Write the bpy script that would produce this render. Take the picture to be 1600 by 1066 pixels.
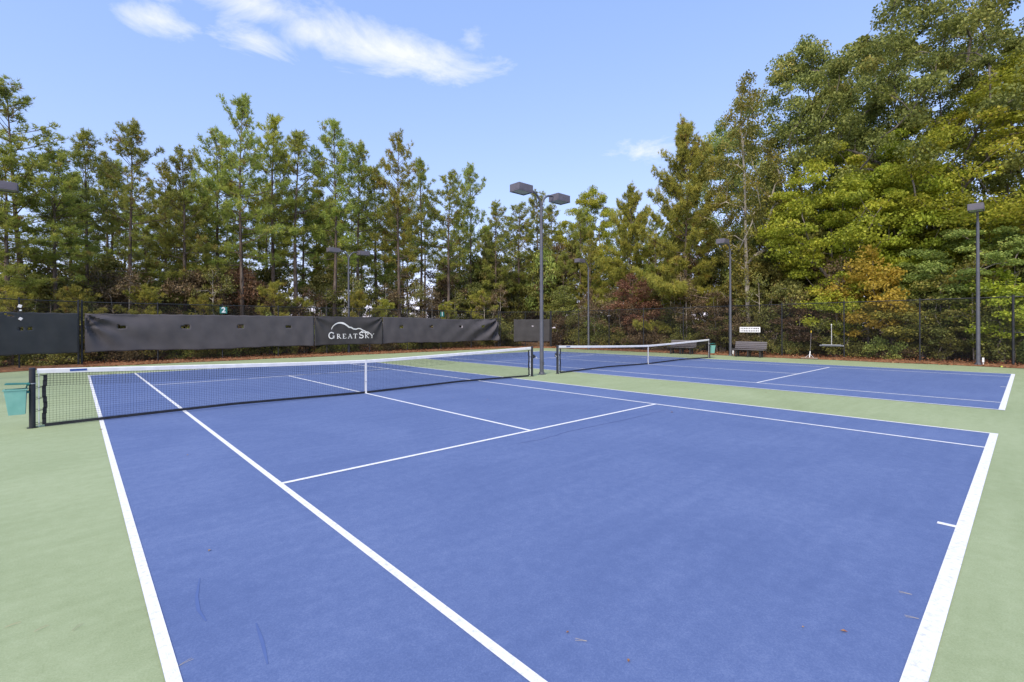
import bpy, math, random
import numpy as np
R = math.radians
for o in list(bpy.data.objects): bpy.data.objects.remove(o)
scene = bpy.context.scene
col = scene.collection

# ------------------------------------------------------------------ camera
CAM = np.array([-5.82, -12.234, 1.816]); YAW = .7431; ROLL = -.0029; FPX = 742.3; CY = 510.2
FW = np.array([math.sin(YAW), math.cos(YAW), 0.]); R0 = np.array([math.cos(YAW), -math.sin(YAW), 0.]); U0 = np.array([0, 0, 1.])
RT = R0*math.cos(ROLL)+U0*math.sin(ROLL); UP = U0*math.cos(ROLL)-R0*math.sin(ROLL)
from mathutils import Matrix, Vector
cd = bpy.data.cameras.new('camera'); cam = bpy.data.objects.new('camera', cd); col.objects.link(cam)
M4 = Matrix(((RT[0], UP[0], -FW[0], CAM[0]), (RT[1], UP[1], -FW[1], CAM[1]), (RT[2], UP[2], -FW[2], CAM[2]), (0, 0, 0, 1)))
cam.matrix_world = M4
cd.sensor_width = 36; cd.lens = FPX*36/1600; cd.shift_y = -(533-CY)/1600; cd.clip_end = 3000; cd.clip_start = .05
scene.camera = cam

def ray(x, y): return FW+RT*(x-800)/FPX-UP*(y-CY)/FPX
def ground(x, y, z=0.):
    d = ray(x, y); return CAM+d*(z-CAM[2])/d[2]
def at_Y(x, y, Y):
    d = ray(x, y); return CAM+d*(Y-CAM[1])/d[1]
def at_X(x, y, X):
    d = ray(x, y); return CAM+d*(X-CAM[0])/d[0]

# ------------------------------------------------------------------ world, sun, exposure
SUN_DIR = np.array([-.86, -.42, 0.]); SUN_EL = R(42)
az = math.atan2(SUN_DIR[0], SUN_DIR[1])          # from +Y towards +X
w = bpy.data.worlds.new('World'); scene.world = w; w.use_nodes = True
nt = w.node_tree; N = nt.nodes; L = nt.links
for n in list(N): N.remove(n)
out = N.new('ShaderNodeOutputWorld'); bg = N.new('ShaderNodeBackground'); bg.inputs['Strength'].default_value = .15
sky = N.new('ShaderNodeTexSky'); sky.sky_type = 'NISHITA'; sky.sun_disc = False
sky.sun_elevation = SUN_EL; sky.sun_rotation = az; sky.air_density = 1.0; sky.dust_density = .3; sky.ozone_density = 3.0
def vm(op, a=None, b=None):
    n = N.new('ShaderNodeVectorMath'); n.operation = op
    for i, v in enumerate((a, b)):
        if v is None: continue
        if isinstance(v, (tuple, list)): n.inputs[i].default_value = v
        else: L.new(v, n.inputs[i])
    return n
def mt(op, a=None, b=None, clamp=False):
    n = N.new('ShaderNodeMath'); n.operation = op; n.use_clamp = clamp
    for i, v in enumerate((a, b)):
        if v is None: continue
        if isinstance(v, (int, float)): n.inputs[i].default_value = v
        else: L.new(v, n.inputs[i])
    return n.outputs[0]
tc = N.new('ShaderNodeTexCoord'); sp = N.new('ShaderNodeSeparateXYZ'); L.new(tc.outputs['Generated'], sp.inputs[0])
zc = mt('MAXIMUM', sp.outputs[2], .06)
cb = N.new('ShaderNodeCombineXYZ'); L.new(mt('DIVIDE', sp.outputs[0], zc), cb.inputs[0]); L.new(mt('DIVIDE', sp.outputs[1], zc), cb.inputs[1])
plane = cb.outputs[0]
nz = N.new('ShaderNodeTexNoise'); nz.inputs['Scale'].default_value = 3.0; nz.inputs['Detail'].default_value = 10; nz.inputs['Roughness'].default_value = .66; nz.inputs['Distortion'].default_value = .6
L.new(plane, nz.inputs['Vector'])
masks = []
def blob(px, py, ex, ey, tilt, amp):
    """cloud bank centred where the ray (px,py) meets the cloud layer; ex, ey half-axes along/across"""
    d = ray(px, py); c = d[:2]/d[2]
    d2 = ray(px+30, py+30*tilt); c2 = d2[:2]/d2[2]; t = (c2-c)/np.linalg.norm(c2-c)
    d3 = ray(px+ex, py+ex*tilt); a = np.linalg.norm(d3[:2]/d3[2]-c)
    d4 = ray(px, py+ey); b = np.linalg.norm(d4[:2]/d4[2]-c)
    off = vm('SUBTRACT', plane, (c[0], c[1], 0)).outputs[0]
    e1 = vm('DOT_PRODUCT', off, (t[0]/a, t[1]/a, 0)).outputs['Value']; e2 = vm('DOT_PRODUCT', off, (-t[1]/b, t[0]/b, 0)).outputs['Value']
    r2 = mt('ADD', mt('MULTIPLY', e1, e1), mt('MULTIPLY', e2, e2))
    masks.append(mt('MULTIPLY', mt('SUBTRACT', 1., mt('SQRT', r2), clamp=True), amp))
blob(610, 80, 230, 60, .2, 1.0); blob(480, 50, 120, 60, .2, .8); blob(690, 98, 60, 34, .3, .55); blob(395, 6, 190, 48, .12, 1.0); blob(230, 26, 110, 44, .1, .8)
blob(398, 66, 90, 48, .0, .85); blob(200, -20, 160, 30, .1, .8); blob(1015, 238, 110, 34, -.15, .72); blob(738, 62, 60, 44, .2, .7)
m = masks[0]
for k in masks[1:]: m = mt('MAXIMUM', m, k)
dens = mt('MULTIPLY', mt('SUBTRACT', mt('ADD', mt('MULTIPLY', nz.outputs['Fac'], 2.0), mt('MULTIPLY', m, 1.05)), 1.36), 1.4, clamp=True)
mix = N.new('ShaderNodeMix'); mix.data_type = 'RGBA'
L.new(mt('MULTIPLY', dens, .85), mix.inputs['Factor'])
sr = N.new('ShaderNodeSeparateColor'); L.new(sky.outputs[0], sr.inputs[0]); sc_ = N.new('ShaderNodeCombineColor')   # even grade: flatter, less cyan
for i, (k, piv, g) in enumerate(((1.28, 1.07, .6), (1.88, 1.8, .48), (3.5, 3.4, .38))):
    L.new(mt('MULTIPLY', mt('POWER', mt('DIVIDE', sr.outputs[i], piv), g), k), sc_.inputs[i])
SKYOUT = sc_.outputs[0]
L.new(SKYOUT, mix.inputs['A']); mix.inputs['B'].default_value = (3.5, 3.56, 3.75, 1)
L.new(mix.outputs['Result'], bg.inputs['Color']); L.new(bg.outputs[0], out.inputs['Surface'])

sl = bpy.data.lights.new('sun', 'SUN'); sun = bpy.data.objects.new('sun', sl); col.objects.link(sun)
sl.energy = 2.05; sl.angle = R(26); sl.color = (1, .89, .73)
sd = Vector((SUN_DIR[0]/np.linalg.norm(SUN_DIR)*math.cos(SUN_EL), SUN_DIR[1]/np.linalg.norm(SUN_DIR)*math.cos(SUN_EL), math.sin(SUN_EL)))
sun.rotation_euler = sd.to_track_quat('Z', 'Y').to_euler(); sun.location = (-20, 8, 30)
vs = scene.view_settings; vs.view_transform = 'Standard'; vs.look = 'None'; vs.gamma = 1; vs.use_curve_mapping = False
vs.exposure = 1.02
scene.render.resolution_x = 1024; scene.render.resolution_y = 682

# ------------------------------------------------------------------ materials
def newmat(name):
    m = bpy.data.materials.new(name); m.use_nodes = True
    for n in list(m.node_tree.nodes): m.node_tree.nodes.remove(n)
    return m, m.node_tree.nodes, m.node_tree.links
def link_out(m, n, l, sh):
    o = n.new('ShaderNodeOutputMaterial'); l.new(sh, o.inputs['Surface'])
def ramp(n, stops):
    r = n.new('ShaderNodeValToRGB'); e = r.color_ramp.elements
    while len(e) > len(stops): e.remove(e[-1])
    while len(e) < len(stops): e.new(.5)
    for i, (p, c) in enumerate(stops): e[i].position = p; e[i].color = (*c, 1)
    return r
def surf(name, stops, scale=6., detail=6., rough=.8, bump=.0, bscale=60., spec=.3, coord='Object', metal=0., stretch=None, dist=0., rvar=0.):
    """noise-ramped principled material with fine bump"""
    m, n, l = newmat(name)
    t = n.new('ShaderNodeTexCoord'); v = t.outputs[coord]
    if stretch:
        mp = n.new('ShaderNodeMapping'); mp.inputs['Scale'].default_value = stretch; l.new(v, mp.inputs['Vector']); v = mp.outputs[0]
    nz = n.new('ShaderNodeTexNoise'); nz.inputs['Scale'].default_value = scale; nz.inputs['Detail'].default_value = detail; nz.inputs['Distortion'].default_value = dist
    l.new(v, nz.inputs['Vector'])
    r = ramp(n, stops); l.new(nz.outputs['Fac'], r.inputs[0])
    b = n.new('ShaderNodeBsdfPrincipled'); l.new(r.outputs[0], b.inputs['Base Color'])
    b.inputs['Roughness'].default_value = rough; b.inputs['Specular IOR Level'].default_value = spec; b.inputs['Metallic'].default_value = metal
    if bump:
        n2 = n.new('ShaderNodeTexNoise'); n2.inputs['Scale'].default_value = bscale; n2.inputs['Detail'].default_value = 3; l.new(v, n2.inputs['Vector'])
        bp = n.new('ShaderNodeBump'); bp.inputs['Strength'].default_value = bump; bp.inputs['Distance'].default_value = .02
        l.new(n2.outputs['Fac'], bp.inputs['Height']); l.new(bp.outputs[0], b.inputs['Normal'])
    link_out(m, n, l, b.outputs[0]); return m
def court_mat(name, base, light, dark):
    """acrylic court paint: broad cloudy wear, fine sand grain, faint squeegee streaks"""
    m, n, l = newmat(name)
    t = n.new('ShaderNodeTexCoord'); v = t.outputs['Object']
    big = n.new('ShaderNodeTexNoise'); big.inputs['Scale'].default_value = .55; big.inputs['Detail'].default_value = 7; big.inputs['Roughness'].default_value = .6; big.inputs['Distortion'].default_value = .6; l.new(v, big.inputs['Vector'])
    mp = n.new('ShaderNodeMapping'); mp.inputs['Scale'].default_value = (.5, 5, 1); mp.inputs['Rotation'].default_value = (0, 0, .15); l.new(v, mp.inputs['Vector'])
    st = n.new('ShaderNodeTexNoise'); st.inputs['Scale'].default_value = 1.2; st.inputs['Detail'].default_value = 5; l.new(mp.outputs[0], st.inputs['Vector'])
    gr = n.new('ShaderNodeTexNoise'); gr.inputs['Scale'].default_value = 90; gr.inputs['Detail'].default_value = 6; gr.inputs['Roughness'].default_value = .8; l.new(v, gr.inputs['Vector'])
    mid = n.new('ShaderNodeTexNoise'); mid.inputs['Scale'].default_value = 9; mid.inputs['Detail'].default_value = 6; mid.inputs['Roughness'].default_value = .7; l.new(v, mid.inputs['Vector'])
    def ma(op, a, b):
        q = n.new('ShaderNodeMath'); q.operation = op
        for i, x in enumerate((a, b)):
            if isinstance(x, (int, float)): q.inputs[i].default_value = x
            else: l.new(x, q.inputs[i])
        return q.outputs[0]
    f = ma('ADD', ma('MULTIPLY', big.outputs['Fac'], .2), ma('MULTIPLY', st.outputs['Fac'], .1))
    f = ma('ADD', f, ma('MULTIPLY', gr.outputs['Fac'], .5)); f = ma('ADD', f, ma('MULTIPLY', mid.outputs['Fac'], .2))
    r = ramp(n, [(.42, dark), (.5, base), (.58, light)]); l.new(f, r.inputs[0])
    b = n.new('ShaderNodeBsdfPrincipled'); l.new(r.outputs[0], b.inputs['Base Color']); b.inputs['Roughness'].default_value = .78; b.inputs['Specular IOR Level'].default_value = .35
    bp = n.new('ShaderNodeBump'); bp.inputs['Strength'].default_value = .5; bp.inputs['Distance'].default_value = .004; l.new(gr.outputs['Fac'], bp.inputs['Height']); l.new(bp.outputs[0], b.inputs['Normal'])
    link_out(m, n, l, b.outputs[0]); return m
def leaf_mat(name, stops, trans=.35, rough=.55, hue=.03, boost=(1.75, 1.6, 1.35)):
    """foliage: colour picked per leaf (attribute 'tone'), small shift per plant, light passes through"""
    m, n, l = newmat(name)
    a = n.new('ShaderNodeAttribute'); a.attribute_name = 'tone'
    r = ramp(n, [(q, (min(.6, c[0]*boost[0]), min(.6, c[1]*boost[1]), c[2]*boost[2]) if c[1] > c[0]*.85 else c) for q, c in stops]); l.new(a.outputs['Fac'], r.inputs[0])
    oi = n.new('ShaderNodeObjectInfo'); hs = n.new('ShaderNodeHueSaturation')
    def lin(k, c):
        q = n.new('ShaderNodeMath'); q.operation = 'MULTIPLY_ADD'; l.new(oi.outputs['Random'], q.inputs[0]); q.inputs[1].default_value = k; q.inputs[2].default_value = c; return q.outputs[0]
    l.new(lin(hue, .5-hue/2), hs.inputs['Hue']); l.new(lin(.35, .82), hs.inputs['Value']); l.new(r.outputs[0], hs.inputs['Color'])
    b = n.new('ShaderNodeBsdfPrincipled'); l.new(hs.outputs[0], b.inputs['Base Color']); b.inputs['Roughness'].default_value = rough; b.inputs['Specular IOR Level'].default_value = .3
    tr = n.new('ShaderNodeBsdfTranslucent'); l.new(hs.outputs[0], tr.inputs['Color'])
    mx = n.new('ShaderNodeMixShader'); mx.inputs[0].default_value = trans; l.new(b.outputs[0], mx.inputs[1]); l.new(tr.outputs[0], mx.inputs[2])
    link_out(m, n, l, mx.outputs[0]); return m

MAT = {}
MAT['blue'] = court_mat('blue_court_paint', (.112, .162, .325), (.15, .205, .375), (.09, .135, .285))
MAT['green'] = court_mat('green_court_paint', (.325, .385, .205), (.385, .445, .25), (.275, .33, .165))
MAT['line'] = surf('white_line_paint', [(.25, (.6, .61, .62)), (.42, (.78, .78, .78)), (.6, (.85, .85, .85))], 30, 9, .75, .3, 150)
MAT['crack'] = surf('crack_filler', [(.3, (.05, .07, .17)), (.7, (.085, .12, .3))], 8, 3, .8)
MAT['scuff'] = surf('shoe_scuff', [(.3, (.082, .13, .31)), (.7, (.098, .152, .34))], 6, 3, .8)
MAT['soil'] = surf('forest_floor', [(.25, (.05, .03, .018)), (.45, (.13, .075, .04)), (.6, (.2, .115, .06)), (.78, (.1, .09, .04))], 2.4, 10, .95, .8, 18, .1)
MAT['straw'] = surf('pine_straw', [(.25, (.1, .05, .028)), (.5, (.25, .12, .06)), (.75, (.36, .19, .1))], 7, 10, .95, 1., 30, .1)
MAT['pole'] = surf('pole_steel_paint', [(.3, (.085, .088, .105)), (.7, (.125, .128, .147))], 3, 5, .45, .05, 60, .5, metal=.2)
MAT['lamphead'] = surf('bronze_grey_lamp_paint', [(.3, (.1, .095, .115)), (.7, (.15, .14, .165))], 4, 4, .5, .04, 80, .4)
m, n, l = newmat('lamp_lens'); b = n.new('ShaderNodeBsdfPrincipled'); b.inputs['Base Color'].default_value = (.32, .38, .36, 1); b.inputs['Roughness'].default_value = .15; link_out(m, n, l, b.outputs[0]); MAT['lens'] = m
MAT['black'] = surf('black_vinyl_coating', [(.3, (.014, .015, .018)), (.7, (.03, .031, .036))], 9, 3, .5, .05, 90, .4)
MAT['postnet'] = surf('black_post_enamel', [(.3, (.014, .016, .02)), (.7, (.03, .033, .04))], 5, 4, .38, .03, 60, .5)
MAT['cord'] = surf('black_net_cord', [(.3, (.012, .012, .014)), (.7, (.025, .025, .028))], 30, 2, .9)
MAT['tape'] = surf('white_vinyl_headband', [(.3, (.68, .68, .67)), (.7, (.82, .82, .81))], 5, 6, .6, .15, 60)
MAT['blacktape'] = surf('black_net_tape', [(.3, (.012, .013, .018)), (.7, (.028, .03, .036))], 10, 4, .7)
MAT['teal'] = surf('teal_plastic', [(.3, (.16, .4, .34)), (.7, (.22, .48, .41))], 5, 5, .45, .05, 60, .4)
MAT['tealdark'] = surf('dark_teal_plastic', [(.3, (.025, .16, .14)), (.7, (.045, .22, .19))], 6, 4, .5)
MAT['tealsign'] = surf('teal_sign_paint', [(.3, (.02, .14, .13)), (.7, (.03, .19, .17))], 6, 4, .5)
MAT['white'] = surf('white_enamel', [(.3, (.74, .74, .74)), (.7, (.84, .84, .84))], 6, 4, .5)
MAT['bluelabel'] = surf('blue_label', [(.3, (.03, .07, .25)), (.7, (.05, .1, .32))], 8, 3, .5)
MAT['slat'] = surf('grey_bench_slat', [(.3, (.1, .09, .095)), (.7, (.17, .155, .16))], 3, 7, .6, .2, 40, stretch=(1, .15, 1))
MAT['benchleg'] = surf('dark_bench_leg', [(.3, (.02, .02, .022)), (.7, (.045, .044, .045))], 6, 4, .6)
MAT['wood'] = surf('weathered_board', [(.3, (.22, .16, .12)), (.7, (.36, .28, .22))], 5, 7, .85, .3, 40, stretch=(1, .12, 1))
MAT['galv'] = surf('galvanised_tube', [(.3, (.42, .42, .43)), (.7, (.6, .6, .6))], 8, 5, .4, .03, 60, .5, metal=.3)
MAT['foam'] = surf('grey_foam_roller', [(.3, (.09, .1, .115)), (.7, (.16, .17, .19))], 14, 5, .9, .3, 90)
MAT['yellow'] = surf('yellow_plastic', [(.3, (.62, .42, .03)), (.7, (.75, .52, .05))], 6, 3, .5)
MAT['ball'] = surf('tennis_ball_felt', [(.3, (.55, .68, .06)), (.7, (.68, .8, .1))], 60, 3, .95, .5, 200)
MAT['pinebark'] = surf('pine_bark', [(.25, (.05, .035, .026)), (.5, (.15, .115, .09)), (.75, (.26, .21, .17))], 9, 8, .95, 1., 24, .1, stretch=(1, 1, .25))
MAT['oakbark'] = surf('grey_bark', [(.25, (.06, .05, .042)), (.5, (.15, .13, .11)), (.75, (.25, .225, .19))], 8, 8, .95, 1., 24, .1, stretch=(1, 1, .2))
MAT['palebark'] = surf('pale_bark', [(.25, (.2, .175, .14)), (.5, (.38, .34, .28)), (.75, (.5, .46, .39))], 6, 8, .9, .5, 24, .1, stretch=(1, 1, .5))
MAT['deadleaf'] = leaf_mat('fallen_leaf', [(0, (.1, .045, .02)), (.4, (.24, .1, .04)), (.75, (.36, .17, .07)), (1, (.42, .28, .14))], .15, .8)
def fabric(name, a, b, trans):
    m, n, l = newmat(name)
    t = n.new('ShaderNodeTexCoord'); nz = n.new('ShaderNodeTexNoise'); nz.inputs['Scale'].default_value = 1.6; nz.inputs['Detail'].default_value = 7; l.new(t.outputs['Object'], nz.inputs['Vector'])
    wv = n.new('ShaderNodeTexNoise'); wv.inputs['Scale'].default_value = 120; l.new(t.outputs['Object'], wv.inputs['Vector'])
    ad = n.new('ShaderNodeMath'); ad.operation = 'MULTIPLY_ADD'; l.new(wv.outputs['Fac'], ad.inputs[0]); ad.inputs[1].default_value = .3; 
    mu = n.new('ShaderNodeMath'); mu.operation = 'MULTIPLY'; mu.inputs[1].default_value = .7; l.new(nz.outputs['Fac'], mu.inputs[0]); l.new(mu.outputs[0], ad.inputs[2])
    r = ramp(n, [(.3, a), (.7, b)]); l.new(ad.outputs[0], r.inputs[0])
    p = n.new('ShaderNodeBsdfPrincipled'); l.new(r.outputs[0], p.inputs['Base Color']); p.inputs['Roughness'].default_value = .75; p.inputs['Specular IOR Level'].default_value = .25
    tr = n.new('ShaderNodeBsdfTransparent'); mx = n.new('ShaderNodeMixShader'); mx.inputs[0].default_value = trans; l.new(p.outputs[0], mx.inputs[1]); l.new(tr.outputs[0], mx.inputs[2])
    link_out(m, n, l, mx.outputs[0]); return m
MAT['screen'] = fabric('charcoal_windscreen_cloth', (.066, .062, .069), (.098, .092, .1), .0)
MAT['screenthin'] = fabric('thin_open_weave_screen_cloth', (.065, .065, .064), (.095, .094, .092), .14)
MAT['banner'] = fabric('black_banner_cloth', (.04, .038, .04), (.066, .063, .066), .0)
# foliage palettes
MAT['pine'] = leaf_mat('pine_needles', [(0, (.075, .105, .03)), (.35, (.135, .19, .045)), (.7, (.21, .26, .065)), (.93, (.28, .29, .08)), (1, (.28, .17, .06))], .45, .5, boost=(2.35, 1.95, 1.7))
MAT['pineyellow'] = leaf_mat('yellowing_pine_needles', [(0, (.09, .11, .025)), (.35, (.17, .2, .045)), (.7, (.27, .28, .06)), (.9, (.34, .29, .07)), (1, (.3, .17, .06))], .45, .5, boost=(2.1, 1.85, 1.6))
MAT['oak'] = leaf_mat('oak_leaves', [(0, (.08, .11, .035)), (.4, (.15, .2, .055)), (.8, (.24, .28, .08)), (1, (.32, .29, .09))], .35)
MAT['maple'] = leaf_mat('yellow_green_maple_leaves', [(0, (.11, .15, .02)), (.4, (.22, .28, .035)), (.8, (.35, .38, .05)), (1, (.45, .36, .06))], .42)
MAT['poplar'] = leaf_mat('turning_poplar_leaves', [(0, (.07, .085, .025)), (.5, (.17, .175, .045)), (.85, (.34, .27, .05)), (1, (.5, .33, .05))], .4)
MAT['orange'] = leaf_mat('orange_autumn_leaves', [(0, (.36, .27, .05)), (.45, (.54, .41, .06)), (.8, (.64, .46, .07)), (1, (.4, .4, .08))], .45)
MAT['red'] = leaf_mat('red_autumn_leaves', [(0, (.17, .085, .05)), (.5, (.29, .15, .085)), (.85, (.38, .24, .13)), (1, (.26, .24, .09))], .38)
MAT['under'] = leaf_mat('understory_leaves', [(0, (.06, .075, .025)), (.5, (.13, .15, .045)), (.85, (.22, .22, .065)), (1, (.3, .2, .075))], .35)
MAT['brownleaf'] = leaf_mat('browning_leaves', [(0, (.09, .065, .035)), (.5, (.19, .135, .07)), (.85, (.28, .19, .1)), (1, (.19, .2, .07))], .3)
MAT['hedge'] = leaf_mat('hedge_leaves', [(0, (.035, .06, .018)), (.6, (.08, .125, .035)), (1, (.13, .18, .05))], .3)

# ------------------------------------------------------------------ mesh helpers
def tag(o, label=None, cat=None, group=None, kind=None):
    if label: o['label'] = label
    if cat: o['category'] = cat
    if group: o['group'] = group
    if kind: o['kind'] = kind
    return o
def empty(name, loc=(0, 0, 0), rz=0.):
    o = bpy.data.objects.new(name, None); o.location = loc; o.rotation_euler = (0, 0, rz); col.objects.link(o); return o
class MB:
    def __init__(s): s.v = []; s.f = []; s.n = 0
    def add(s, verts, faces):
        s.v.extend([tuple(map(float, p)) for p in verts]); s.f.extend([tuple(i+s.n for i in f) for f in faces]); s.n += len(verts); return s
    def box(s, c, size, rz=0., rx=0., ry=0.):
        from mathutils import Euler
        e = Euler((rx, ry, rz)).to_matrix(); h = [q/2 for q in size]; vs = []
        for x in (-1, 1):
            for y in (-1, 1):
                for z in (-1, 1): vs.append(e @ Vector((x*h[0], y*h[1], z*h[2]))+Vector(c))
        return s.add(vs, [(0, 1, 3, 2), (4, 6, 7, 5), (0, 4, 5, 1), (2, 3, 7, 6), (0, 2, 6, 4), (1, 5, 7, 3)])
    def tube(s, pts, rads, n=8, cap=True):
        pts = [np.array(p, float) for p in pts]
        if not hasattr(rads, '__len__'): rads = [rads]*len(pts)
        vs = []; prev = None
        for i, p in enumerate(pts):
            t = pts[min(i+1, len(pts)-1)]-pts[max(i-1, 0)]; t = t/(np.linalg.norm(t)+1e-9)
            a = np.array([0, 0, 1.]) if abs(t[2]) < .9 else np.array([1., 0, 0])
            if prev is not None: a = prev
            x = np.cross(a, t); x /= np.linalg.norm(x)+1e-9; y = np.cross(t, x); prev = y if False else a
            for k in range(n):
                an = 2*math.pi*k/n; vs.append(p+(x*math.cos(an)+y*math.sin(an))*rads[i])
        fs = []
        for i in range(len(pts)-1):
            for k in range(n): fs.append((i*n+k, i*n+(k+1) % n, (i+1)*n+(k+1) % n, (i+1)*n+k))
        if cap: fs += [tuple(range(n))[::-1], tuple(range((len(pts)-1)*n, len(pts)*n))]
        return s.add(vs, fs)
    def frustum(s, c0, s0, c1, s1):
        vs = []
        for c, q in ((c0, s0), (c1, s1)):
            for x, y in ((-1, -1), (1, -1), (1, 1), (-1, 1)): vs.append((c[0]+x*q[0]/2, c[1]+y*q[1]/2, c[2]))
        return s.add(vs, [(3, 2, 1, 0), (4, 5, 6, 7), (0, 1, 5, 4), (1, 2, 6, 5), (2, 3, 7, 6), (3, 0, 4, 7)])
    def build(s, name, mat, parent=None, smooth=False, bevel=0.):
        me = bpy.data.meshes.new(name); me.from_pydata(s.v, [], s.f); me.update()
        me.materials.append(mat if not isinstance(mat, str) else MAT[mat])
        if smooth:
            me.polygons.foreach_set('use_smooth', [True]*len(me.polygons))
            me.set_sharp_from_angle(angle=R(40))
        o = bpy.data.objects.new(name, me); col.objects.link(o); o.parent = parent
        if bevel:
            b = o.modifiers.new('bevel', 'BEVEL'); b.width = bevel; b.segments = 2; b.limit_method = 'ANGLE'
        return o
def fast_mesh(name, verts, tris, tone=None):
    me = bpy.data.meshes.new(name); nv, nf = len(verts), len(tris)
    me.vertices.add(nv); me.vertices.foreach_set('co', np.asarray(verts, np.float32).ravel())
    me.loops.add(nf*3); me.loops.foreach_set('vertex_index', np.asarray(tris, np.int32).ravel())
    me.polygons.add(nf); me.polygons.foreach_set('loop_start', np.arange(0, nf*3, 3, dtype=np.int32))
    me.update(calc_edges=True)
    if tone is not None:
        a = me.attributes.new('tone', 'FLOAT', 'FACE'); a.data.foreach_set('value', np.asarray(tone, np.float32))
    return me
def obj(name, me, mat=None, parent=None):
    if mat is not None and len(me.materials) == 0: me.materials.append(MAT[mat])
    o = bpy.data.objects.new(name, me); col.objects.link(o); o.parent = parent; return o
def copy_tree(o, parent=None):
    c = o.copy(); col.objects.link(c); c.parent = parent
    for ch in o.children: copy_tree(ch, c)
    return c
def sheet(name, pts, z, mat, parent=None):
    me = bpy.data.meshes.new(name); me.from_pydata([(p[0], p[1], z) for p in pts], [], [tuple(range(len(pts)))]); me.update()
    me.materials.append(MAT[mat]); o = bpy.data.objects.new(name, me); col.objects.link(o); o.parent = parent; return o
def rect(x0, x1, y0, y1): return [(x0, y0), (x1, y0), (x1, y1), (x0, y1)]

# ------------------------------------------------------------------ ground and courts
C2 = 14.18                       # second court's centre line
FY, FX = 18.0, 23.9              # back fence, side fence
rng = np.random.default_rng(7); random.seed(7)
# terrain: one sheet to the horizon, gently uneven beyond the courts
gx = np.concatenate([np.array([-1500, -600, -250, -120, -70]), np.arange(-48, 72, 2.0), np.array([90, 140, 260, 600, 1500])])
gy = np.concatenate([np.array([-1500, -600, -250, -120, -60]), np.arange(-36, 62, 2.0), np.array([80, 120, 250, 600, 1500])])
vs = []
for y in gy:
    for x in gx:
        inside = -11 < x < 25.0 and -21 < y < 19.4
        d = max(x-25.0, y-19.4, -11-x, -21-y, 0)
        z = -.05 if inside else min(.28, d*.07)*(.6+.4*math.sin(x*.5+y*.31))-.02+.12*math.sin(x*.9)*math.sin(y*.8)*min(1, d/3)
        if d > 35: z = -.5-(d-35)*.02 if d < 300 else -6
        vs.append((x, y, z))
nx = len(gx)
fs = [(j*nx+i, j*nx+i+1, (j+1)*nx+i+1, (j+1)*nx+i) for j in range(len(gy)-1) for i in range(nx-1)]
tag(MB().add(vs, fs).build('ground', 'soil', smooth=True), kind='structure')
# pine straw verge round the slab, a low ridge of it under the side fence
vb = MB()
def verge(path, w0, w1, h):
    """path on the slab edge, outward normal to the left of travel; ridge profile"""
    k0 = vb.n; prof = [(0, .012), (.25, h*.55), (.6, h), (1.0, h*.8), (1.6, h*.45), (w1, .0)]
    pts = []; 
    for (a, b) in zip(path[:-1], path[1:]):
        a = np.array(a); b = np.array(b); n_ = max(2, int(np.linalg.norm(b-a)/.5))
        for q in range(n_): pts.append((a+(b-a)*q/n_, (b-a)/np.linalg.norm(b-a)))
    pts.append((np.array(path[-1]), pts[-1][1]))
    vs = []
    for i, (p, t) in enumerate(pts):
        nrm = np.array([t[1], -t[0]])
        for (d, hh) in prof:
            j = rng.normal(0, .06) if d < w1 else 0
            q = p+nrm*(d+j-.12*math.sin(i*.7)); vs.append((q[0], q[1], max(.010, hh*(.75+.5*rng.random()))))
    m_ = len(prof); fs = [(i*m_+k, i*m_+k+1, (i+1)*m_+k+1, (i+1)*m_+k) for i in range(len(pts)-1) for k in range(m_-1)]
    vb.add(vs, fs)
verge([(23.35, -22), (23.35, -12.0), (23.35, 14.9), (20.2, 17.15), (-5.6, 17.15), (-8.9, 15.6), (-8.9, -20)], 0, 2.6, .11)
tag(vb.build('straw_verge', 'straw', smooth=True), kind='structure')
slab = sheet('court_surround', [(-9.0, -21), (23.55, -21), (23.55, 15.0), (20.3, 17.35), (-5.6, 17.35), (-9.0, 15.75)], 0., 'green'); tag(slab, kind='structure')
def court(cx, name):
    root = sheet(name, rect(cx-5.485, cx+5.485, -11.885, 11.885), .004, 'blue'); tag(root, kind='structure')
    z = .008
    for s in (-1, 1):
        sheet('sideline', rect(*sorted((cx+s*5.485, cx+s*5.42)), -11.785, 11.785), z, 'line', root)
        sheet('singles_line', rect(*sorted((cx+s*4.12, cx+s*4.055)), -11.785, 11.785), z, 'line', root)
        sheet('baseline', rect(cx-5.485, cx+5.485, *sorted((s*11.885, s*11.785))), z, 'line', root)
        sheet('service_line', rect(cx-4.055, cx+4.055, s*6.375-.0325, s*6.375+.0325), z, 'line', root)
        sheet('centre_mark', rect(cx-.0325, cx+.0325, *sorted((s*11.785, s*11.66))), z, 'line', root)
        sheet('centre_service_line', rect(cx-.0325, cx+.0325, *sorted((s*6.3425, 0.))), z, 'line', root)
    return root
courtA = court(0., 'tennis_court'); courtB = court(C2, 'tennis_court')
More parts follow.
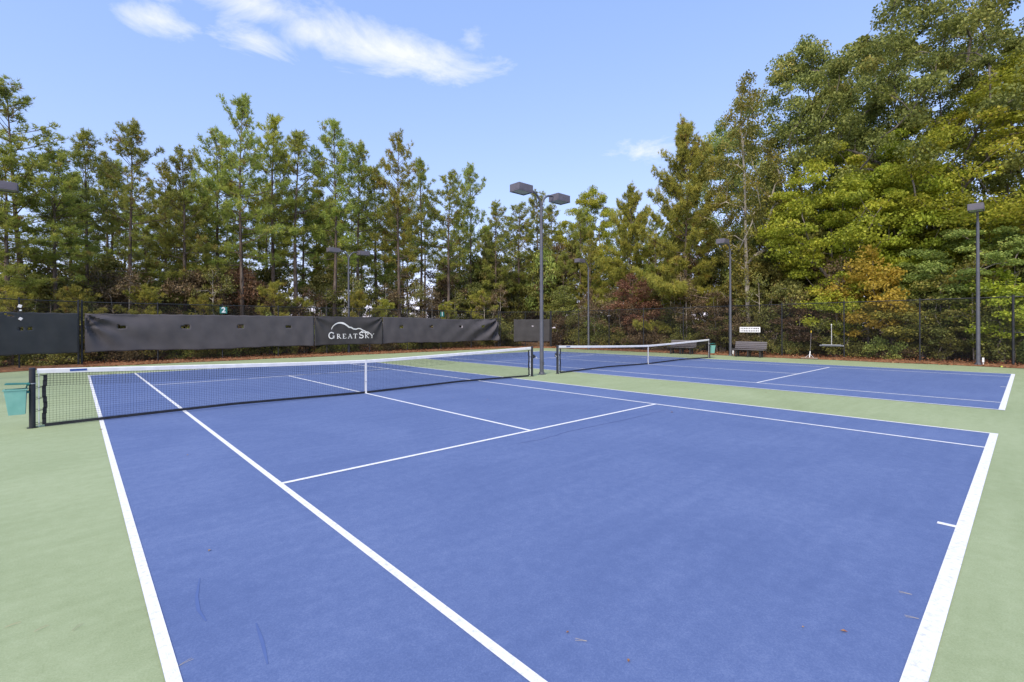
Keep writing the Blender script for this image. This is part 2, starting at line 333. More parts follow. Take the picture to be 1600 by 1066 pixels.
def strip(name, pix, width, mat, z=.006, jitter=0., sub=6):
    P = [ground(*p)[:2] for p in pix]; Q = []
    for a, b in zip(P[:-1], P[1:]):
        for k in range(sub): Q.append(a+(b-a)*k/sub+rng.normal(0, jitter, 2))
    Q.append(P[-1]); vs = []
    for i, p in enumerate(Q):
        t = Q[min(i+1, len(Q)-1)]-Q[max(0, i-1)]; t /= np.linalg.norm(t)+1e-9; nn = np.array([-t[1], t[0]])
        ww = width*(.35+.65*math.sin(math.pi*(i+.5)/len(Q)))
        vs += [(*(p+nn*ww/2), z), (*(p-nn*ww/2), z)]
    return MB().add(vs, [(2*i, 2*i+1, 2*i+3, 2*i+2) for i in range(len(Q)-1)]).build(name, mat, courtA)
strip('crack', [(808, 694), (850, 686), (900, 672), (950, 662), (1000, 651), (1040, 641)], .016, 'crack', jitter=.014)
strip('scuff_mark', [(312, 905), (307, 935), (310, 955), (322, 972)], .022, 'scuff')
strip('scuff_mark', [(400, 975), (410, 1005), (418, 1040)], .02, 'scuff')

# fallen leaves and pine needles lying on the courts
lf = MB().add([(-.045, 0, .004), (0, -.028, .016), (.05, 0, .006), (.01, .03, .02), (0, 0, .002)], [(0, 1, 4), (1, 2, 4), (2, 3, 4), (3, 0, 4)])
lfo = lf.build('fallen_leaf', 'deadleaf'); first = True
at_ = lfo.data.attributes.new('tone', 'FLOAT', 'FACE'); at_.data.foreach_set('value', [.75, .9, .95, .8])
for (px, py, s) in [(1319, 989, 1.), (327, 862, .8), (762, 625, 1.4), (982, 1035, .7), (158, 672, 1.5), (1050, 645, 1.6), (1197, 614, 1.6), (887, 990, .6), (293, 712, .7), (1255, 982, .5), (708, 622, .8), (1190, 570, 2.), (1243, 563, 2.), (1532, 579, 1.8)]:
    o = lfo if first else lfo.copy()
    if not first: col.objects.link(o)
    first = False; p = ground(px, py); o.location = (p[0], p[1], .009); o.scale = (s*.42,)*3; o.rotation_euler = (0, 0, random.uniform(0, 6.3))
    tag(o, 'small curled brown leaf lying on the court paint', 'leaf', 'stray leaves on the courts')
nd = MB()
for a_ in (-.09, .05): nd.tube([(-.09, 0, .003), (0, .012*np.sign(a_), .006), (.09, a_*.35, .003)], .0022, 4)
MAT['drystraw'] = surf('dry_needle', [(.3, (.4, .33, .2)), (.7, (.55, .46, .3))], 9, 3, .8)
ndo = nd.build('pine_needle', 'drystraw'); first = True
for (px, py, rz) in [(290, 1037, .3), (64, 984, .5), (120, 982, 1.0), (20, 978, .2), (908, 1003, 2.2), (1425, 967, 2.), (1415, 929, 1.9)]:
    o = ndo if first else ndo.copy()
    if not first: col.objects.link(o)
    first = False; p = ground(px, py); o.location = (p[0], p[1], .008); o.rotation_euler = (0, 0, rz); o.scale = (.38,)*3
    tag(o, 'dry tan pine needle pair lying on the court paint', 'needle', 'stray needles on the courts')

# ------------------------------------------------------------------ nets
def net(cx, label, winder):
    root = empty('tennis_net', (cx, 0, 0)); tag(root, label, 'net')
    XE = 6.4
    def top(x): a = abs(x)/XE; return .914+(1.07-.914)*(a**1.25)
    def bot(x):
        a = abs(x)/XE; return .03+.045*(1-abs(2*a-1))**1.0*(1 if True else 0)
    for s in (-1, 1):
        m = MB(); m.tube([(s*XE, 0, 0), (s*XE, 0, 1.07)], .045, 14); m.tube([(s*XE, 0, 1.07), (s*XE, 0, 1.085), (s*XE, 0, 1.092)], [.047, .047, .03], 14)
        p = m.build('post', 'postnet', root, True)
        MB().tube([(s*XE, 0, 0), (s*XE, 0, .012)], .075, 14).build('ground_sleeve', 'postnet', p)
        if s == winder:
            g = MB(); g.box((s*(XE+.07), 0, .72), (.07, .085, .14)); g.tube([(s*(XE+.1), -.03, .72), (s*(XE+.15), -.03, .72)], .03, 10)
            wd = g.build('winder', 'postnet', p, False, .008)
            MB().tube([(s*(XE+.15), -.03, .72), (s*(XE+.155), -.1, .66), (s*(XE+.2), -.1, .66)], .009, 6).build('crank_handle', 'galv', wd)
        # lacing rod and the dark side tape of the netting
        x0 = s*(XE-.16)
        m = MB(); q = [(x0+s*.012*math.sin(k*1.3), -.01, .05+k*.1) for k in range(10)]
        for a, b in zip(q[:-1], q[1:]): m.box(((a[0]+b[0])/2, 0, (a[2]+b[2])/2), (.055, .012, .112))
        m.build('side_tape', 'blacktape', root)
        MB().tube([(s*(XE-.085), 0, .02), (s*(XE-.085), 0, 1.05)], .008, 6).build('lacing_rod', 'tape', root)
        for z in (.06, .3, .52, .72, .93): MB().tube([(s*(XE-.045), -.03, z), (x0, -.012, z+.015), (x0, .012, z+.02), (s*(XE-.045), .03, z+.03)], .005, 5).build('lacing_cord', 'blacktape', root)
    # headband: folded white tape
    xs = np.linspace(-XE+.06, XE-.06, 80); vs = []
    for x in xs:
        t = top(x); vs += [(x, -.012, t-.082), (x, -.014, t-.01), (x, 0, t+.004), (x, .014, t-.01), (x, .012, t-.082)]
    MB().add(vs, [(5*i+k, 5*i+k+1, 5*i+5+k+1, 5*i+5+k) for i in range(79) for k in range(4)]).build('headband', 'tape', root, True)
    lb = MB(); lb.box((-XE+.62, -.0155, top(-XE+.62)-.034), (.24, .003, .04)); lb.build('label_patch', 'bluelabel', root)
    # bottom tape
    xs = np.linspace(-XE+.16, XE-.16, 60); vs = []
    for x in xs: b = bot(x); vs += [(x, -.008, b-.025), (x, -.008, b+.028), (x, .008, b+.028), (x, .008, b-.025)]
    MB().add(vs, [(4*i+k, 4*i+(k+1) % 4, 4*i+4+(k+1) % 4, 4*i+4+k) for i in range(59) for k in range(4)]).build('bottom_tape', 'blacktape', root)
    m = MB(); m.box((0, -.016, (.914+.02)/2), (.05, .004, .914-.0)); m.box((0, .016, (.914+.02)/2), (.05, .004, .914)); m.box((0, 0, .917), (.05, .036, .006))
    st = m.build('centre_strap', 'tape', root); MB().box((0, -.021, .33), (.056, .006, .02)).build('buckle', 'galv', st); MB().box((0, 0, .008), (.07, .07, .016)).build('anchor', 'galv', st)
    # netting: vertical and horizontal cords, doubled in the upper part
    V = []; T = []
    def cord(a, b, r):
        a = np.array(a); b = np.array(b); d = b-a; d /= np.linalg.norm(d); s_ = np.array([0, 1., 0]); u_ = np.cross(d, s_)
        k = len(V)*4 if False else sum(len(v) for v in V)
        V.append(np.array([a+s_*r, a+u_*r, a-s_*r, a-u_*r, b+s_*r, b+u_*r, b-s_*r, b-u_*r]))
        T.append(np.array([(i, (i+1) % 4, 4+(i+1) % 4) for i in range(4)]+[(i, 4+(i+1) % 4, 4+i) for i in range(4)])+8*(len(V)-1))
    pitch = .045; nxn = int((2*XE-.36)/pitch); rr = .0014
    xs = -XE+.18+np.arange(nxn+1)*pitch
    for x in xs:
        cord((x, 0, bot(x)), (x+rng.normal(0, .003), 0, top(x)-.05), rr)
    for k in range(1, 23):
        segs = np.linspace(-XE+.18, XE-.18, 41); f = k/23
        for a, b in zip(segs[:-1], segs[1:]): cord((a, 0, bot(a)+(top(a)-.05-bot(a))*f), (b, 0, bot(b)+(top(b)-.05-bot(b))*f), rr)
    for k in range(1, 7):                       # second layer hanging in the top six rows, slightly off
        segs = np.linspace(-XE+.18, XE-.18, 41)
        for a, b in zip(segs[:-1], segs[1:]): cord((a, .012, top(a)-.055-k*.043), (b, .012, top(b)-.055-k*.043), rr*1.2)
    for x in xs: cord((x+.012, .012, top(x)-.32), (x+.012+rng.normal(0, .004), .012, top(x)-.05), rr*1.2)
    me = fast_mesh('netting', np.concatenate(V), np.concatenate(T)); obj('netting', me, 'cord', root)
    return root
net(0., 'tennis net with a blue headband label and a lidded teal bin on its post', 1)
net(C2, 'tennis net strung across the blue court that lies beside the two benches', -1)

def waste_bin(loc, rz, label):
    root = empty('waste_bin', loc, rz); tag(root, label, 'bin', 'teal bins hung on the net posts')
    # local: hangs at -X side of a post standing at the origin; z measured from the court
    x0, zb, zt = -.21, .27, .71
    m = MB(); wb, db, wt, dt_ = .21, .16, .28, .21
    m.frustum((x0+.02, 0, zb), (wb, db), (x0, 0, zt), (wt, dt_)); m.f = [f for f in m.f if f != (4, 5, 6, 7)]
    o = m.build('bin_body', 'teal', root); sd_ = o.modifiers.new('wall', 'SOLIDIFY'); sd_.thickness = .006; sd_.offset = -1
    bv = o.modifiers.new('bevel', 'BEVEL'); bv.width = .02; bv.segments = 3; bv.limit_method = 'ANGLE'; bv.angle_limit = R(40)
    rm = MB()
    for (cx_, cy_, sx, sy) in ((x0, -dt_/2, wt+.03, .022), (x0, dt_/2, wt+.03, .022), (x0-wt/2, 0, .022, dt_), (x0+wt/2, 0, .022, dt_)): rm.box((cx_, cy_, zt+.004), (sx, sy, .02))
    rm.build('rim', 'teal', root)
    MB().box((x0+.03, 0, .815), (.32, .22, .018), ry=.05).build('lid', 'tealdark', root, bevel=.006)
    b = MB(); b.tube([(-.045, 0, .83), (-.06, 0, .80), (-.075, 0, .74), (-.09, 0, .70)], .012, 6); b.box((-.05, 0, .80), (.03, .12, .05)); b.box((-.05, 0, .66), (.03, .1, .04))
    b.build('bracket', 'tealdark', root)
    MB().tube([(0, 0, .80), (0, 0, .815)], .052, 12).build('clamp_band', 'galv', root)
    return root
waste_bin((-6.4, 0, 0), 0., 'teal waste bin with flat dark lid hung on a net post by the green surround')
waste_bin((C2+6.4, 0, 0), math.pi-.35, 'teal waste bin hung on the net post facing the two benches')

# ------------------------------------------------------------------ light poles
def lamp_pole(loc, arms, label, box=False):
    root = empty('light_pole', loc); tag(root, label, 'light pole', 'court light poles')
    H = 6.35
    MB().tube([(0, 0, 0), (0, 0, 2.), (0, 0, H)], [.078, .072, .054], 16).build('pole', 'pole', root, True)
    bs = MB(); bs.box((0, 0, .012), (.22, .22, .024)); bs.tube([(0, 0, .024), (0, 0, .1)], [.11, .095], 16); bs.build('base_plate', 'pole', root)
    MB().box((0, -.085, .42), (.07, .02, .12)).build('hand_hole_cover', 'pole', root, bevel=.005)
    for ax in arms:
        d = np.array([math.cos(ax), math.sin(ax), 0]); pts = []
        for k in range(9):
            t = k/8; an = t*math.pi/2
            pts.append(d*(.5*(1-math.cos(an)))+np.array([0, 0, H-.15+.62*math.sin(an)]))
        pts.append(d*.72+np.array([0, 0, H+.47]))
        MB().tube(pts, [.042]*len(pts), 10).build('arm', 'pole', root, True)
        # shoebox luminaire, open underside with lens set back
        h = empty('tmp'); c = d*1.03
        m = MB(); m.box((c[0], c[1], H+.47), (.70, .50, .24), rz=ax); hd = m.build('lamp_head', 'lamphead', root, False, .012); bpy.data.objects.remove(h)
        q = MB()
        for s_ in (-1, 1):
            q.box((c[0]-d[1]*s_*.235, c[1]+d[0]*s_*.235, H+.335), (.70, .03, .035), rz=ax); q.box((c[0]+d[0]*s_*.335, c[1]+d[1]*s_*.335, H+.335), (.03, .44, .035), rz=ax)
        q.build('skirt', 'lamphead', hd)
        MB().box((c[0], c[1], H+.343), (.62, .42, .012), rz=ax).build('lens', 'lens', hd)
    if box:
        o = MB(); o.box((.02, -.16, .22), (.1, .07, .2)); o.tube([(.02, -.16, 0), (.02, -.16, .12)], .018, 8); o.build('outlet_box', 'white', root, bevel=.008)
    return root
P0 = math.pi
lamp_pole((7.12, .2, 0), (P0, 0.), 'grey double-headed light pole standing between the two nets')
lamp_pole((7.55, FY+.35, 0), (P0, 0.), 'double-headed light pole rising behind the logo banner')
lamp_pole((23.45, .03, 0), (P0,), 'single-headed light pole beside a bench and the white board', True)
lamp_pole((23.7, -10.7, .05), (P0,), 'single-headed light pole on the straw ridge near the tennis ball', True)
lamp_pole((23.5, 10.9, 0), (P0,), 'single-headed light pole by the red-leaved shrubs, away from the benches')
lamp_pole((-8.7, 12.2, 0), (0.,), 'light pole whose lamp head reaches in over the thin dark screen')

# ------------------------------------------------------------------ fences
FH = 3.05
def wire_panel(W, H=FH-.06):
    """chain link: two families of slanting wires, each a thin square bar"""
    V = []; T = []; p = .056; r = .0021
    def bar(a, b, y):
        a = np.array([a[0], y, a[1]]); b = np.array([b[0], y, b[1]]); d = (b-a)/np.linalg.norm(b-a); s_ = np.array([0, 1., 0]); u_ = np.cross(d, s_)
        V.append(np.array([a+s_*r, a+u_*r, a-s_*r, a-u_*r, b+s_*r, b+u_*r, b-s_*r, b-u_*r]))
        T.append(np.array([(i, (i+1) % 4, 4+(i+1) % 4) for i in range(4)]+[(i, 4+(i+1) % 4, 4+i) for i in range(4)])+8*(len(V)-1))
    q = p*math.sqrt(2); n_ = int((W+H)/q)
    for k in range(1, n_+1):
        c = k*q
        x0, z0 = (c, 0) if c <= W else (W, c-W); x1, z1 = (0, c) if c <= H else (c-H, H)
        bar((x0, z0), (x1, z1), .002); bar((W-x0, z0), (W-x1, z1), -.002)
    return fast_mesh('chain_link', np.concatenate(V), np.concatenate(T))
panel_cache = {}
def fence(name, pts, label, thick=(), mid=()):
    a0 = pts[0]; root = empty(name, (a0[0], a0[1], 0)); tag(root, label, 'fence')
    P = [np.array(p)-np.array(a0) for p in pts]
    for i, p in enumerate(P):
        r = .045 if i in thick else .031
        m = MB(); m.tube([(p[0], p[1], 0), (p[0], p[1], FH+.03)], r, 10); m.tube([(p[0], p[1], FH+.03), (p[0], p[1], FH+.05), (p[0], p[1], FH+.075)], [r*1.15, r*1.15, r*.3], 10)
        m.build('post', 'black', root, True)
    for i, (a, b) in enumerate(zip(P[:-1], P[1:])):
        Ln = np.linalg.norm(b-a); d = (b-a)/Ln; an = math.atan2(d[1], d[0])
        MB().tube([(*a, FH-.02), (*b, FH-.02)], .021, 8).build('top_rail', 'black', root, True)
        MB().tube([(*a, .05), (*b, .05)], .006, 5).build('tension_wire', 'black', root)
        if i in mid: MB().tube([(*a, 1.5), (*b, 1.5)], .021, 8).build('mid_rail', 'black', root)
        key = round(Ln, 2)
        if key not in panel_cache: panel_cache[key] = wire_panel(Ln)
        o = obj('chain_link', panel_cache[key], 'black', root); o.location = (a[0], a[1], .03); o.rotation_euler = (0, 0, an)
    return root
bx = np.linspace(-5.6, 20.4, 10)
fence('chain_link_fence', [(x, FY) for x in bx], 'black chain link fence carrying the dark windscreens and the logo banner', (0, 9))
cl = [np.array([-5.72, 17.92])+(np.array([-9.25, 16.05])-np.array([-5.72, 17.92]))*t for t in (0, .53, 1)]
fence('chain_link_fence', cl, 'short angled chain link fence under the thin torn dark screen', (0, 2))
fence('chain_link_fence', [(-9.32, 15.95-3*k) for k in range(5)], 'chain link fence running along the green surround by the lone lamp head', (0,))
cr = [np.array([20.52, 17.92])+(np.array([23.88, 15.28])-np.array([20.52, 17.92]))*t for t in (0, .5, 1)]
fence('chain_link_fence', cr, 'angled chain link fence panel carrying the small separate screen', (0, 2))
sy = [15.2-3*k+(0) for k in range(12)]; sy = [y-.0 for y in sy]
sy = [15.2, 12.2, 9.26, 6.3, 3.3, .3, -2.68, -5.66, -8.7, -11.77, -14.8, -17.8]
fence('chain_link_fence', [(FX, y) for y in sy], 'long open chain link fence behind the two benches', (0, 9), (9,))

# windscreens: cloth with folds, vents cut through
def fold(x, z, L_, kind):
    """cloth relief in metres (towards the court is negative y)"""
    d = .006*math.sin(x*1.7+z*1.3+2*math.sin(x*.37))+.003*math.sin(x*5.3-z*2.2+1.+3*math.sin(x*.61))+.0015*math.sin(x*11+z*5)
    if kind in ('l', 'lr'):
        u = math.hypot(x, (2.5-z)*1.0); a = math.atan2(2.5-z, x+.02); d += .05*math.sin(a*11+.6*u)*math.exp(-u*.55)*min(1, u*2.5)
        u2 = math.hypot(x, z-.6); a2 = math.atan2(1.9-z, x+.05); d += .03*math.sin(a2*9+1.5*u2)*math.exp(-u2*.5)
    if kind in ('r', 'lr'):
        X = L_-x; u = math.hypot(X, (2.5-z)); a = math.atan2(2.5-z, X+.02); d += .075*math.sin(a*10+.5*u)*math.exp(-u*.42)*min(1, u*2)
        d += .04*math.sin((X*1.4+z*2.2)*2.6)*math.exp(-X*.5)
    if kind == 'b':
        u = math.hypot(x, 2.5-z); a = math.atan2(2.5-z, x+.02); d += .028*math.sin(a*10+u)*math.exp(-u*.8)
        X = L_-x; u = math.hypot(X, 2.5-z); a = math.atan2(2.5-z, X+.02); d += .028*math.sin(a*10+u)*math.exp(-u*.8)
    return d*2.8
def screen(name, x0, x1, mat, label, kind, vents=(), z0=.62, z1=2.5, base=None, group=None):
    root_loc = base[0] if base else (x0, FY-.06); an = base[1] if base else 0.; L_ = base[2] if base else x1-x0
    nxs, nzs = max(8, int(L_/.075)), 28; vs = []
    for j in range(nzs+1):
        for i in range(nxs+1):
            x = L_*i/nxs; t = j/nzs
            sagb = .05*math.sin(math.pi*((x/1.5) % 1))*.6+.03*math.sin(x*.9); sagt = -.025*math.sin(math.pi*((x/.75) % 1))
            if kind == 'r': sagt -= .12*math.sin(math.pi*min(1, max(0, (x/L_-.25)/.75)))*.9
            zz = (z0+sagb)*(1-t)+(z1+sagt)*t
            vs.append((x, fold(x, zz, L_, kind)-.03, zz))
    fs = []
    for j in range(nzs):
        for i in range(nxs):
            c = vs[j*(nxs+1)+i]
            if any(abs(c[0]+.037-v[0]) < v[2]/2 and abs(c[2]+.03-v[1]) < v[3]/2 for v in vents): continue
            fs.append((j*(nxs+1)+i, j*(nxs+1)+i+1, (j+1)*(nxs+1)+i+1, (j+1)*(nxs+1)+i))
    o = MB().add(vs, fs).build(name, mat, None, True); o.location = (*root_loc, 0); o.rotation_euler = (0, 0, an)
    s_ = o.modifiers.new('thick', 'SOLIDIFY'); s_.thickness = .004
    tag(o, label, 'windscreen', group)
    # hem grommet ties along the top
    gr = MB(); k = .15
    while k < L_: gr.tube([(k, -.04, z1-.06), (k, .0, z1+.0), (k, .07, z1-.03)], .006, 5); k += .9
    gr.build('tie', 'black', o)
    return o
vz = 1.84
s1 = screen('windscreen', -5.5, 5.12, 'screen', 'long charcoal windscreen with four small vents beneath the number 2 plate', 'l', [(x+5.5, vz, .34, .17) for x in (-4.15, -1.55, 1.04, 3.62)])
s2 = screen('logo_banner', 5.16, 9.75, 'banner', 'dark banner with white lettering and mountain outline hung on the fence', 'b')
s2['category'] = 'banner'
s3 = screen('windscreen', 9.79, 20.3, 'screen', 'charcoal windscreen with deep diagonal folds at its slack end', 'r', [(x-9.79, vz-.03, .32, .16) for x in (11.2, 13.72, 16.37, 18.6)])
a = cl[2]; d = cl[0]-cl[2]; Ls = np.linalg.norm(d)
tear = [(1.9, 1.78, .16, .12), (2.2, 1.80, .17, .14), (1.55, 2.32, .22, .05), (1.42, 2.40, .1, .1)]
s4 = screen('windscreen', 0, 0, 'screenthin', 'thin see-through dark screen with small torn holes on the angled fence', 'n', tear, base=((a[0]+.03, a[1]-.06), math.atan2(d[1], d[0]), Ls-.05), z0=.62)
d = cr[2]-cr[0]; Ls = np.linalg.norm(d)
u_ = d/Ls
s5 = screen('windscreen', 0, 0, 'banner', 'small separate dark screen beside the gap in the corner fence', 'n', [(1.6, 1.85, .16, .1)], base=((cr[0][0]+u_[0]*1.15-.04, cr[0][1]+u_[1]*1.15-.05), math.atan2(d[1], d[0]), Ls-1.2), z0=.5, z1=2.42)
# added white pieces standing in for bright gaps at the angled fence's post
tg = MB(); p = cl[1]
tg.box((0, 0, 2.74), (.12, .03, .13), ry=.3); tg.box((.02, 0, 2.56), (.07, .03, .07)); tg.box((.02, -.035, 2.2), (.11, .02, .12), ry=.6)
o = tg.build('bright_gap_patch', 'white', None, bevel=.02); o.location = (p[0]+.03, p[1]-.1, 0); tag(o, 'white patches standing in for bright gaps at a post over the torn thin screen', 'patch')

# logo: mountain outline and lettering, following the cloth
LX0 = 5.16
def on_banner(x, z, lift=.014): return (x, FY-.06+fold(x-LX0, z, 4.59, 'b')-.03-lift, z)
def stroke(mb, pts, w0, w1=None):
    """flat ribbon in the x,z plane laid on the banner"""
    n_ = len(pts); vs = []
    for i, p in enumerate(pts):
        p = np.array(p, float); t = np.array(pts[min(i+1, n_-1)], float)-np.array(pts[max(i-1, 0)], float); t /= np.linalg.norm(t)+1e-9
        wd = w0 if w1 is None else w0+(w1-w0)*i/(n_-1)
        nn = np.array([-t[1], t[0]])*wd/2; vs += [on_banner(*(p+nn)), on_banner(*(p-nn))]
    mb.add(vs, [(2*i, 2*i+1, 2*i+3, 2*i+2) for i in range(n_-1)])
def arc(cx, cz, rx, rz, a0, a1, n_=12): return [(cx+rx*math.cos(R(a0+(a1-a0)*k/n_)), cz+rz*math.sin(R(a0+(a1-a0)*k/n_))) for k in range(n_+1)]
def letter(mb, ch, x, z, h):
    """serif capital, thick stems and thin bars; returns the advance"""
    T, t = h*.17, h*.085
    def V(xx, a=0., b=1.): stroke(mb, [(x+xx*h, z+a*h), (x+xx*h, z+b*h)], T)
    def Hh(x0, x1, zz, w_=None): stroke(mb, [(x+x0*h, z+zz*h), (x+x1*h, z+zz*h)], w_ or t)
    def S(p, w_, w1=None): stroke(mb, [(x+a*h, z+b*h) for a, b in p], w_, w1)
    if ch == 'G':
        S(arc(.48, .5, .4, .46, 50, 310, 18), T*.9); V(.84, .06, .42); Hh(.66, 1.0, .42); S([(.8, .68), (.83, .95)], t); return 1.12
    if ch == 'R':
        V(.2); Hh(.04, .36, .03); Hh(.04, .3, .97); S([(.2, .96)]+arc(.42, .73, .24, .23, 90, -90, 10)+[(.2, .5)], t*1.3); S([(.42, .5), (.85, .03)], T*.9); Hh(.72, 1., .03); return 1.05
    if ch == 'E':
        V(.2); Hh(.04, .8, .03); Hh(.04, .76, .97); Hh(.2, .6, .51); S([(.78, .02), (.82, .26)], t); S([(.74, .98), (.76, .76)], t); return .98
    if ch == 'A':
        S([(.12, .03), (.5, 1.)], t); S([(.48, 1.), (.9, .03)], T); Hh(.27, .72, .34); Hh(0, .28, .03); Hh(.72, 1.04, .03); return 1.1
    if ch == 'T':
        V(.45); Hh(.05, .85, .97); Hh(.28, .62, .03); S([(.06, .99), (.04, .76)], t); S([(.84, .99), (.86, .76)], t); return 1.0
    if ch == 'S':
        S(arc(.42, .73, .27, .23, 35, 270, 12)+arc(.42, .27, .29, .24, 90, -145, 12), T*.85); S([(.66, .78), (.67, 1.)], t); S([(.12, .0), (.13, .24)], t); return .86
    if ch == 'K':
        V(.2); Hh(.04, .36, .03); Hh(.04, .36, .97); S([(.26, .46), (.78, .97)], t); S([(.4, .56), (.86, .03)], T*.9); Hh(.66, .92, .97); Hh(.72, 1.02, .03); return 1.06
    if ch == 'Y':
        S([(.1, .97), (.46, .45)], T*.9); S([(.84, .97), (.46, .45)], t); V(.46, 0, .48); Hh(-.02, .26, .97); Hh(.7, .98, .97); Hh(.3, .62, .03); return 1.0
x = 6.0; logo_parts = []
for ch, hh, gap in (('G', .42, .08), ('R', .3, .07), ('E', .3, .07), ('A', .3, .05), ('T', .3, .07), ('S', .42, .05), ('K', .3, .05), ('Y', .3, 0)):
    lb = MB(); x += letter(lb, ch, x, 1.06, hh)*hh+gap; logo_parts.append(lb.build('letter', 'white', None))
LOGO_END = x
mt_ = MB()
A_ = arc(6.78, 1.62, .56, .46, 175, 62, 14)
stroke(mt_, A_, .035, .12)
ridge = [A_[-1], (7.2, 1.93), (7.38, 1.79), (7.52, 1.78), (7.68, 1.68), (7.86, 1.66), (8.0, 1.71), (8.14, 1.7), (8.3, 1.6), (8.45, 1.55), (8.58, 1.47), (8.7, 1.46), (8.82, 1.36)]
stroke(mt_, ridge, .1, .05)
stroke(mt_, [(8.2, 1.52), (8.4, 1.46), (8.62, 1.42), (8.74, 1.3)], .05, .03); stroke(mt_, [(8.38, 1.5), (8.55, 1.36)], .04, .03)
mo = mt_.build('mountain_outline', 'white', None)
for o in logo_parts+[mo]:
    o.parent = s2; o.matrix_parent_inverse = Matrix.Translation((-s2.location[0], -s2.location[1], 0))

# number plates
def text_mesh(txt, size):
    c = bpy.data.curves.new('t', 'FONT'); c.body = txt; c.size = size; c.extrude = .002; c.offset = size*.03; c.align_x = 'CENTER'; c.align_y = 'CENTER'
    o = bpy.data.objects.new('t', c); col.objects.link(o); bpy.context.view_layer.update()
    me = bpy.data.meshes.new_from_object(o.evaluated_get(bpy.context.evaluated_depsgraph_get())); bpy.data.objects.remove(o); return me
for (px, pz, ch, lab) in ((.22, 2.76, '2', 'small teal plate with a white numeral two on the fence top'), (14.72, 2.76, '1', 'small teal plate with a white numeral one on the fence top')):
    r_ = empty('number_plate', (px, FY-.04, pz)); tag(r_, lab, 'sign', 'court number plates')
    MB().box((0, 0, 0), (.36, .012, .36)).build('plate', 'tealsign', r_, bevel=.004)
    me = text_mesh(ch, .40); o = obj('numeral', me, 'white', r_); o.rotation_euler = (R(90), 0, 0); o.location = (0, -.009, 0)

# ------------------------------------------------------------------ benches, board, court tools
def bench(loc, rz, label):
    root = empty('bench', loc, rz); tag(root, label, 'bench', 'slatted benches along the side fence')
    Ln = 1.75                                   # local: long axis Y, sitter faces -X
    for k in range(4): MB().box((-.34+k*.125, 0, .44), (.1, Ln, .035)).build('seat_slat', 'slat', root, bevel=.005)
    for k in range(4): MB().box((.12+k*.028, 0, .53+k*.105), (.03, Ln, .088), ry=.26).build('back_slat', 'slat', root, bevel=.005)
    for y in (-.66, 0, .66):
        m = MB(); m.box((-.28, y, .21), (.07, .075, .42)); m.box((.04, y, .21), (.09, .075, .42)); m.box((-.12, y, .40), (.46, .06, .045)); m.build('leg', 'benchleg', root, bevel=.006)
        MB().box((.165, y, .66), (.04, .055, .52), ry=.26).build('back_post', 'benchleg', root)
    return root
bench((22.95, -1.28, 0), 0., 'grey slatted bench below the white board by the light pole')
bench((23.1, 2.95, 0), 0., 'grey slatted bench partly hidden behind the net and teal bin')
r_ = empty('score_board', (FX-.06, -.95, 1.58)); tag(r_, 'white board with two rows of dark tiles on the fence above a bench', 'score board')
MB().box((0, 0, 0), (.02, 1.18, .32)).build('board', 'white', r_, bevel=.006)
for row in (0, 1):
    MB().box((-.013, .5, .07-row*.14), (.008, .05, .05)).build('tile', 'slat', r_)
    for k in range(10): MB().box((-.013, .40-k*.098, .07-row*.14+random.uniform(-.004, .004)), (.008, random.choice((.045, .055, .062)), .062)).build('tile', 'postnet', r_)
# roller squeegee hanging on the fence
r_ = empty('roller_squeegee', (FX-.14, -5.13, .74)); tag(r_, 'grey foam roller squeegee with pale handle hanging on the fence', 'squeegee')
MB().tube([(0, -.52, 0), (0, .52, 0)], .05, 12).build('roller', 'foam', r_, True)
e_ = MB()
for s in (-1, 1): e_.tube([(0, s*.52, 0), (0, s*.54, 0)], .035, 10)
e_.build('end_cap', 'galv', r_)
MB().box((0, 0, .055), (.05, .86, .02)).build('frame', 'galv', r_)
m = MB(); m.tube([(0, 0, .06), (.02, 0, .5), (.05, .015, 1.12)], .019, 8); m.build('handle', 'galv', r_, True)
m = MB(); m.tube([(.05, .015, 1.1), (.05, .015, 1.16)], .023, 8); m.build('grip', 'white', r_)
MB().tube([(.05, .015, 1.05), (.1, .015, 1.08), (.15, .015, 1.05)], .007, 5).build('hook', 'black', r_)
# drag broom standing upright against the fence
r_ = empty('court_broom', (23.32, -4.22, 0)); tag(r_, 'court broom on a wide board with yellow-tipped handle leaning at the fence', 'broom')
MB().box((0, 0, .06), (.12, .78, .06), rz=.12).build('head_board', 'wood', r_, bevel=.008)
br = MB()
for k in range(26): br.box((random.uniform(-.03, .03), -.37+k*.0296, .018), (.05, .02, .036))
br.build('bristles', 'benchleg', r_)
m = MB(); m.tube([(0, -.2, .08), (.08, 0, .28)], .012, 6); m.tube([(0, .2, .08), (.08, 0, .28)], .012, 6); m.build('brace', 'galv', r_)
MB().tube([(.0, 0, .09), (.12, 0, .42)], .024, 8).build('socket', 'white', r_, True)
MB().tube([(.12, 0, .4), (.3, .0, 1.46)], .013, 8).build('handle', 'slat', r_, True)
MB().tube([(.295, 0, 1.43), (.312, 0, 1.54)], .022, 8).build('grip', 'yellow', r_)
# tennis ball by the fence post
bpy.ops.mesh.primitive_uv_sphere_add(segments=20, ring_count=12, radius=.034); o = bpy.context.object; o.name = 'tennis_ball'
p = ground(1574, 573); o.location = (23.3, p[1]+.15, .036); o.data.materials.append(MAT['ball'])
o.data.polygons.foreach_set('use_smooth', [True]*len(o.data.polygons)); tag(o, 'yellow tennis ball on the straw edge by the thick fence post', 'ball')
sm = MB(); pts = [(.0345*math.cos(t)*math.cos(.5*math.sin(2*t)), .0345*math.sin(t)*math.cos(.5*math.sin(2*t)), .0345*math.sin(.5*math.sin(2*t))) for t in np.linspace(0, 6.283, 33)]
sm.tube(pts, .0015, 4, False).build('seam', 'white', o)

